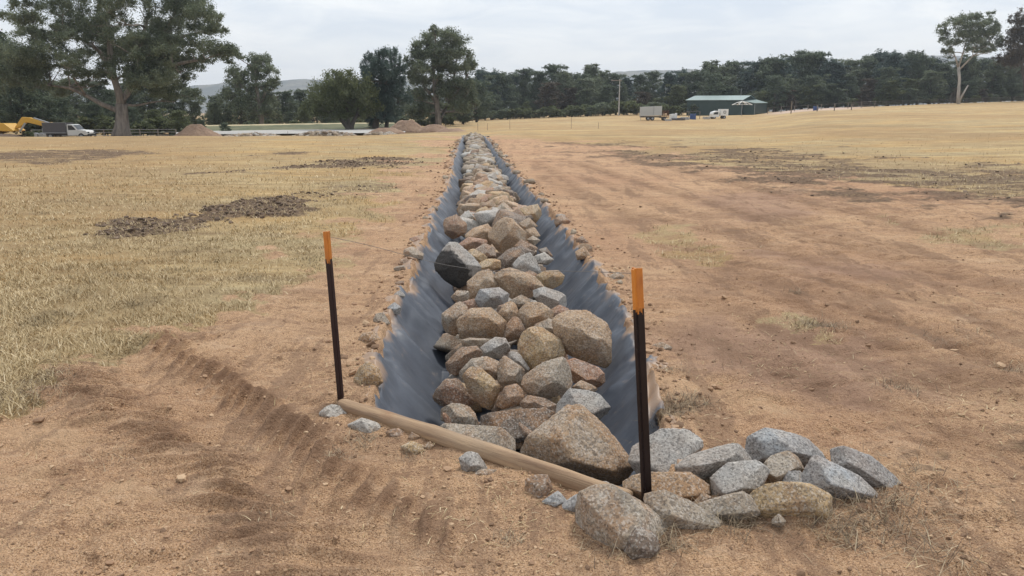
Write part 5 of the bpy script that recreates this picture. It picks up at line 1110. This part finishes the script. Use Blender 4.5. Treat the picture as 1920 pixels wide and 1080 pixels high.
# ------------------------------------------------------------ right-hand farmyard
def shed():
    d = 190.; k = d/FPX*1.02; th = math.radians(31)
    B_ = gb(1389, 216.5, d); z0 = B_[2]-.3; Lw = 13.2; Wd = 13.0; He = 3.9; Hr = 5.0
    r = empty('green_shed', (B_[0], d, z0), 0); tag(r, 'large dark green steel shed with a pale green roof in front of the tree belt', 'shed')
    ua = Vector((-math.cos(th*.55), math.sin(th*.55), 0)); ub = Vector((math.sin(math.radians(33)), math.cos(math.radians(33)), 0))
    C0 = Vector((0, 0, 0)); C1 = ua*Lw; C2 = C1+ub*Wd; C3 = ub*Wd; h = Vector((0, 0, He)); hr = Vector((0, 0, Hr)); M0 = ub*Wd*.5
    w = MB(); w.add([C0, C1, C1+h, C0+h], [(0, 1, 2, 3)]); w.add([C1, C2, C2+h, C1+M0+hr, C1+h], [(0, 1, 2, 3, 4)]); w.add([C2, C3, C3+h, C2+h], [(0, 1, 2, 3)]); w.add([C3, C0, C0+h, M0+hr, C3+h], [(0, 1, 2, 3, 4)]); w.build('walls', M['darkgreen'], r)
    n_ = ua*.35
    up = Vector((0, 0, .06))
    rf = MB(); e0 = -ub*.3-Vector((0, 0, .08)); rf.add([C0-n_+h+e0+up, C1+n_+h+e0+up, C1+n_+M0+hr+up, C0-n_+M0+hr+up], [(0, 1, 2, 3)]); rf.add([C3-n_+h-e0+up*0+Vector((0, 0, -.1)), C2+n_+h-e0+Vector((0, 0, -.1)), C2+n_-M0+hr+up, C3-n_-M0+hr+up], [(3, 2, 1, 0)]); o = rf.build('roof', M['roofgreen'], r)
    sm = o.modifiers.new('thick', 'SOLIDIFY'); sm.thickness = .06
    def onface(a, b, z1, z2, nm, mat, parent=r):
        pa = C0+ub*a-ua*.0; pb = C0+ub*b; off = Vector((ub.y, -ub.x, 0))*.05; m = MB(); m.add([pa+off+Vector((0, 0, z1)), pb+off+Vector((0, 0, z1)), pb+off+Vector((0, 0, z2)), pa+off+Vector((0, 0, z2))], [(0, 1, 2, 3)]); return m.build(nm, M[mat], parent)
    onface(1.5, 5., 0, 3.1, 'roller_door', 'dkgrey'); onface(7., 10.5, 0, 3.1, 'roller_door', 'dkgrey'); onface(5.7, 6.0, 0, 3.2, 'downpipe', 'grey')
    # skillion lean-to with white gutters on the gable side
    lt = MB(); q = Vector((ub.y, -ub.x, 0)); lt.add([C0+ub*1+q*.1+Vector((0, 0, 3.6)), C0+ub*12+q*.1+Vector((0, 0, 4.1)), C0+ub*11.5+q*3.4+Vector((0, 0, 3.2)), C0+ub*1+q*3.+Vector((0, 0, 3.1))], [(0, 1, 2, 3)]); o = lt.build('awning', M['roofgreen'], r); sm = o.modifiers.new('thick', 'SOLIDIFY'); sm.thickness = .12
    w2 = MB(); a1 = C0+ub*1.1+q*.1; a2 = C0+ub*1.1+q*2.9; a3 = C0+ub*11.4+q*3.2; a4 = C0+ub*11.4+q*.1; h1 = Vector((0, 0, 3.05)); w2.add([a1, a2, a3, a4, a1+h1, a2+h1, a3+h1, a4+h1], [(0, 1, 5, 4), (1, 2, 6, 5), (2, 3, 7, 6)]); w2.build('side_room_walls', M['darkgreen'], r)
    for s_ in (1.2, 6., 11.2):
        p = MB(); p.box(tuple(C0+ub*s_+q*2.9+Vector((0, 0, 1.5))), (.12, .12, 3.1)); p.build('post', M['grey'], r)
shed()
def hoist():
    d = 172.; b = gb(1390, 217, d); r = empty('rotary_clothes_line', tuple(b)); tag(r, 'pale rotary clothes line with drooping arms standing before the green shed', 'clothes line')
    m = MB(); m.tube([(0, 0, -.2), (0, 0, 3.4)], .06, 8); m.build('mast', M['grey'], r)
    for i in range(8):
        a = i*math.pi/4+.2; m = MB(); m.tube([(0, 0, 3.3), (math.cos(a)*1.2, math.sin(a)*1.2, 3.0), (math.cos(a)*2.3, math.sin(a)*2.3, 2.5)], .065, 6); m.build('arm', M['white'], r)
    for q in (1.3, 2.2):
        m = MB(); z = 2.96 if q < 2 else 2.56; m.tube([(math.cos(i*math.pi/4+.2)*q, math.sin(i*math.pi/4+.2)*q, z) for i in range(9)], .025, 5); m.build('line', M['white'], r)
hoist()
def enclosed_trailer():
    d = 135.; b = gb(1200, 227.5, d); k = d/FPX*1.02; r = empty('box_trailer', (b[0], d, b[2]), math.radians(-6)); tag(r, 'tall grey canvas sided box trailer parked on the dry grass left of the shed', 'trailer')
    W = 38*k; m = MB(); m.prism([(0, .75), (W, .85), (W, 2.48), (.02, 2.32)], 0, 2.1); m.build('box', M['canvas'], r, bevel=.04)
    m = MB(); m.box((W/2, 1.05, .62), (W*.98, 2.0, .22)); m.build('chassis', M['black'], r)
    for x in (W*.38, W*.58):
        wheel(r, x, .15, .33, .33); wheel(r, x, 1.95, .33, .33)
    m = MB(); m.box((W+.5, 1.05, .55), (1., .1, .1)); m.build('drawbar', M['black'], r)
    m = MB(); m.box((.1, .0, .35), (.06, .06, .7)); m.build('jockey_leg', M['grey'], r); m = MB(); m.tube([(W*.62, -.03, .8), (W*.62, -.03, 2.4)], .03, 5); m.build('seam', M['grey'], r)
enclosed_trailer()
def cage():
    d = 136.; b = gb(1238, 225.5, d); r = empty('stock_crate', tuple(b)); tag(r, 'rusty brown slatted stock crate trailer just right of the grey box trailer', 'trailer')
    f = MB(); f.box((.7, .6, .5), (1.4, 1.3, .1)); f.build('floor', M['timber'], r)
    s = MB()
    for i in range(6): s.box((.7, -.05, .65+i*.2), (1.4, .04, .07)); s.box((.7, 1.25, .65+i*.2), (1.4, .04, .07))
    for x in (0, .7, 1.4): s.box((x, -.05, 1.1), (.06, .06, 1.3)); s.box((x, 1.25, 1.1), (.06, .06, 1.3))
    s.build('slatted_sides', M['rust'], r); wheel(r, .7, -.0, .3, .3); wheel(r, .7, 1.2, .3, .3)
cage()
def small_truck():
    d = 150.; b = gb(1335, 217.8, d); r = empty('small_truck', tuple(b), .05); tag(r, 'small white truck with square rear window, in front of the shed wall', 'truck')
    m = MB(); m.prism([(0, .35), (1.45, .35), (1.45, 1.5), (.9, 1.55), (.15, 1.3), (0, .95)], 0, 1.7); m.build('cab', M['white'], r, bevel=.05)
    m = MB(); m.prism([(.25, .85), (1.2, .85), (1.2, 1.35), (.45, 1.25)], -.02, 1.72); m.build('side_window', M['glass'], r)
    m = MB(); m.box((2.45, .85, 1.25), (1.55, 1.7, 1.25)); m.build('box', M['white'], r, bevel=.03)
    m = MB(); m.box((2.5, -.02, 1.3), (.5, .03, .5)); o = m.build('window', M['glass'], r); m = MB(); m.box((2.5, -.025, 1.3), (.3, .04, .3)); m.build('pane', M['white'], o)
    for x in (.5, 2.5): wheel(r, x, .15, .32, .32); wheel(r, x, 1.55, .32, .32)
small_truck()
for px, yb, d, w, h, mt, nm, lab, ct in ((1262, 222.5, 140, 1.3, 1.3, 'white', 'water_tank_crate', 'white caged container right of the stock crate', 'container'), (1272, 223.5, 139, 2.2, .5, 'dkgrey', 'machinery', 'low dark implement on the ground beside the white container', 'implement'),
        (1284, 220.5, 143, 1.5, .6, 'grey', 'sheet_stack', 'stack of pale grey sheets left of the blue stack', 'stack'), (1299, 219.5, 146, 1.1, 1.2, 'blue', 'pallet_stack', 'dark blue pallet stack at the left corner of the shed', 'stack'), (1325, 218.5, 148, 1.3, .55, 'whitepost', 'sack_pile', 'pile of white sacks left of the small truck', 'sacks'), (1529, 208, 165, 1.0, 1.0, 'blue', 'blue_drum', 'bright blue drum cluster behind the rail fence', 'drum'), (1253, 226, 134, 1.1, .4, 'whitepost', 'feed_bag', 'pale bags lying at the foot of the stock crate', 'bags')):
    clutter(px, yb, d, w, h, mt, nm, lab, ct)
def verandah():
    d = 150.; b = gb(1290, 219, d); r = empty('low_shelter', tuple(b)); tag(r, 'low flat roofed shelter against the left corner of the shed', 'shelter')
    m = MB(); m.box((1.2, 1., 1.45), (2.4, 2.2, .12)); m.build('roof', M['dkgrey'], r)
    for x in (.1, 2.3):
        m = MB(); m.box((x, 0, .7), (.1, .1, 1.4)); m.build('post', M['timber'], r)
verandah()
def pole():
    d = 188.; b = gb(1160, 216, d); t = at_y(1160, 148, d); r = empty('power_pole', (b[0], d, b[2]-.3)); tag(r, 'pale concrete power pole with a single crossarm in front of the central tree belt', 'power pole'); H = t[2]-b[2]+.3
    m = MB(); m.tube([(0, 0, 0), (0, 0, H)], [.17, .11], 10); m.build('shaft', M['whitepost'], r); m = MB(); m.box((-.8, 0, H-.35), (2.6, .16, .2)); m.build('crossarm', M['timber'], r)
    m = MB(); m.tube([(-1.9, 0, H-.25), (-1.9, 0, H-.0)], [.07, .04], 6); m.build('insulator', M['whitepost'], r)
pole()
def mastpole():
    d = 195.; b = gb(1387, 212, d); t = at_y(1387, 165, d); m = MB(); m.tube([(0, 0, 0), (0, 0, t[2]-b[2])], [.06, .04], 6); o = m.build('antenna_mast', M['grey'], None, loc=tuple(b)); tag(o, 'thin grey mast rising above the right end of the shed roof', 'mast')
mastpole()
# fences
def rail_fence(name, p0, p1, d0, d1, nposts, hp, rails, lab, pm, rm, pw=.16):
    a = gb(p0[0], p0[1], d0); b = gb(p1[0], p1[1], d1); r = empty(name, tuple(a)); tag(r, lab, 'fence'); v = Vector(b-a)
    for i in range(nposts):
        p = v*(i/(nposts-1)); m = MB(); m.box((p.x, p.y, p.z+hp/2-.2), (pw, pw, hp+.4)); m.build('post', M[pm], r)
    for z in rails:
        m = MB(); q = Vector((0, 0, z)); m.tube([q+Vector((0, -.1, 0)), v+q+Vector((0, -.1, 0))], .03, 6); m.build('rail', M[rm], r)
def posts(pxs, d, lab, grp, mat, nm='fence_post', w=.2):
    for (px, yb, yt) in pxs:
        b = gb(px, yb, d); t = at_y(px, yt, d); t[2] += b[2]-at_y(px, yb, d)[2]; m = MB(); m.tube([(0, 0, -.2), (0, 0, (t[2]-b[2])*.97), (0, 0, t[2]-b[2])], [w/2, w/2, w*.4], 8); o = m.build(nm, M[mat], None, loc=tuple(b)); tag(o, lab, 'post', grp)
posts([(1483, 213, 190), (1532, 210, 198), (1564, 209, 197), (1596, 208, 196)], 150, 'dark timber strainer post on the dry grass right of the shed', 'dark strainer posts right of the shed', 'timber', 'strainer_post', .22)
rail_fence('rail_fence', (1440, 204), (1640, 199), 178, 178, 9, 1.5, (.5, 1.4), 'grey post and rail yard fence on bare ground right of the shed', 'timber', 'fence_grey', .12)
rail_fence('rail_fence', (1600, 200), (1960, 189), 197, 202, 13, 1.3, (.4, .8, 1.2), 'long grey wire and post fence along the foot of the right tree belt', 'fence_grey', 'fence_grey', .1)
rail_fence('rail_fence', (60, 253), (330, 250), 100, 100, 9, 1.2, (.4, .8, 1.15), 'grey rail fence behind the big gum trunk and utility truck', 'timber', 'grey', .12)
posts([(896, 247, 233), (914, 243, 230), (956, 246, 229), (1071, 243, 220), (1122, 238, 226), (698, 252, 238), (585, 256, 245), (836, 248, 232), (540, 256, 246)], 74, 'thin rusty wire fence stake standing in the dry grass beyond the ditch', 'thin fence stakes beyond the ditch', 'timber', 'fence_stake', .035)
# ------------------------------------------------------------ air
hm = bpy.data.materials.new('haze_air'); hm.use_nodes = True; ht = hm.node_tree; ht.nodes.remove(ht.nodes['Principled BSDF']); pv = ht.nodes.new('ShaderNodeVolumePrincipled'); pv.inputs['Density'].default_value = HAZE; pv.inputs['Color'].default_value = (.8, .87, .97, 1); pv.inputs['Anisotropy'].default_value = .2
ht.links.new(pv.outputs[0], ht.nodes['Material Output'].inputs['Volume'])
hb = MB(); hb.box((0, 1480, 75), (6400, 3120, 190)); ho = hb.build('haze', hm); tag(ho, kind='stuff')
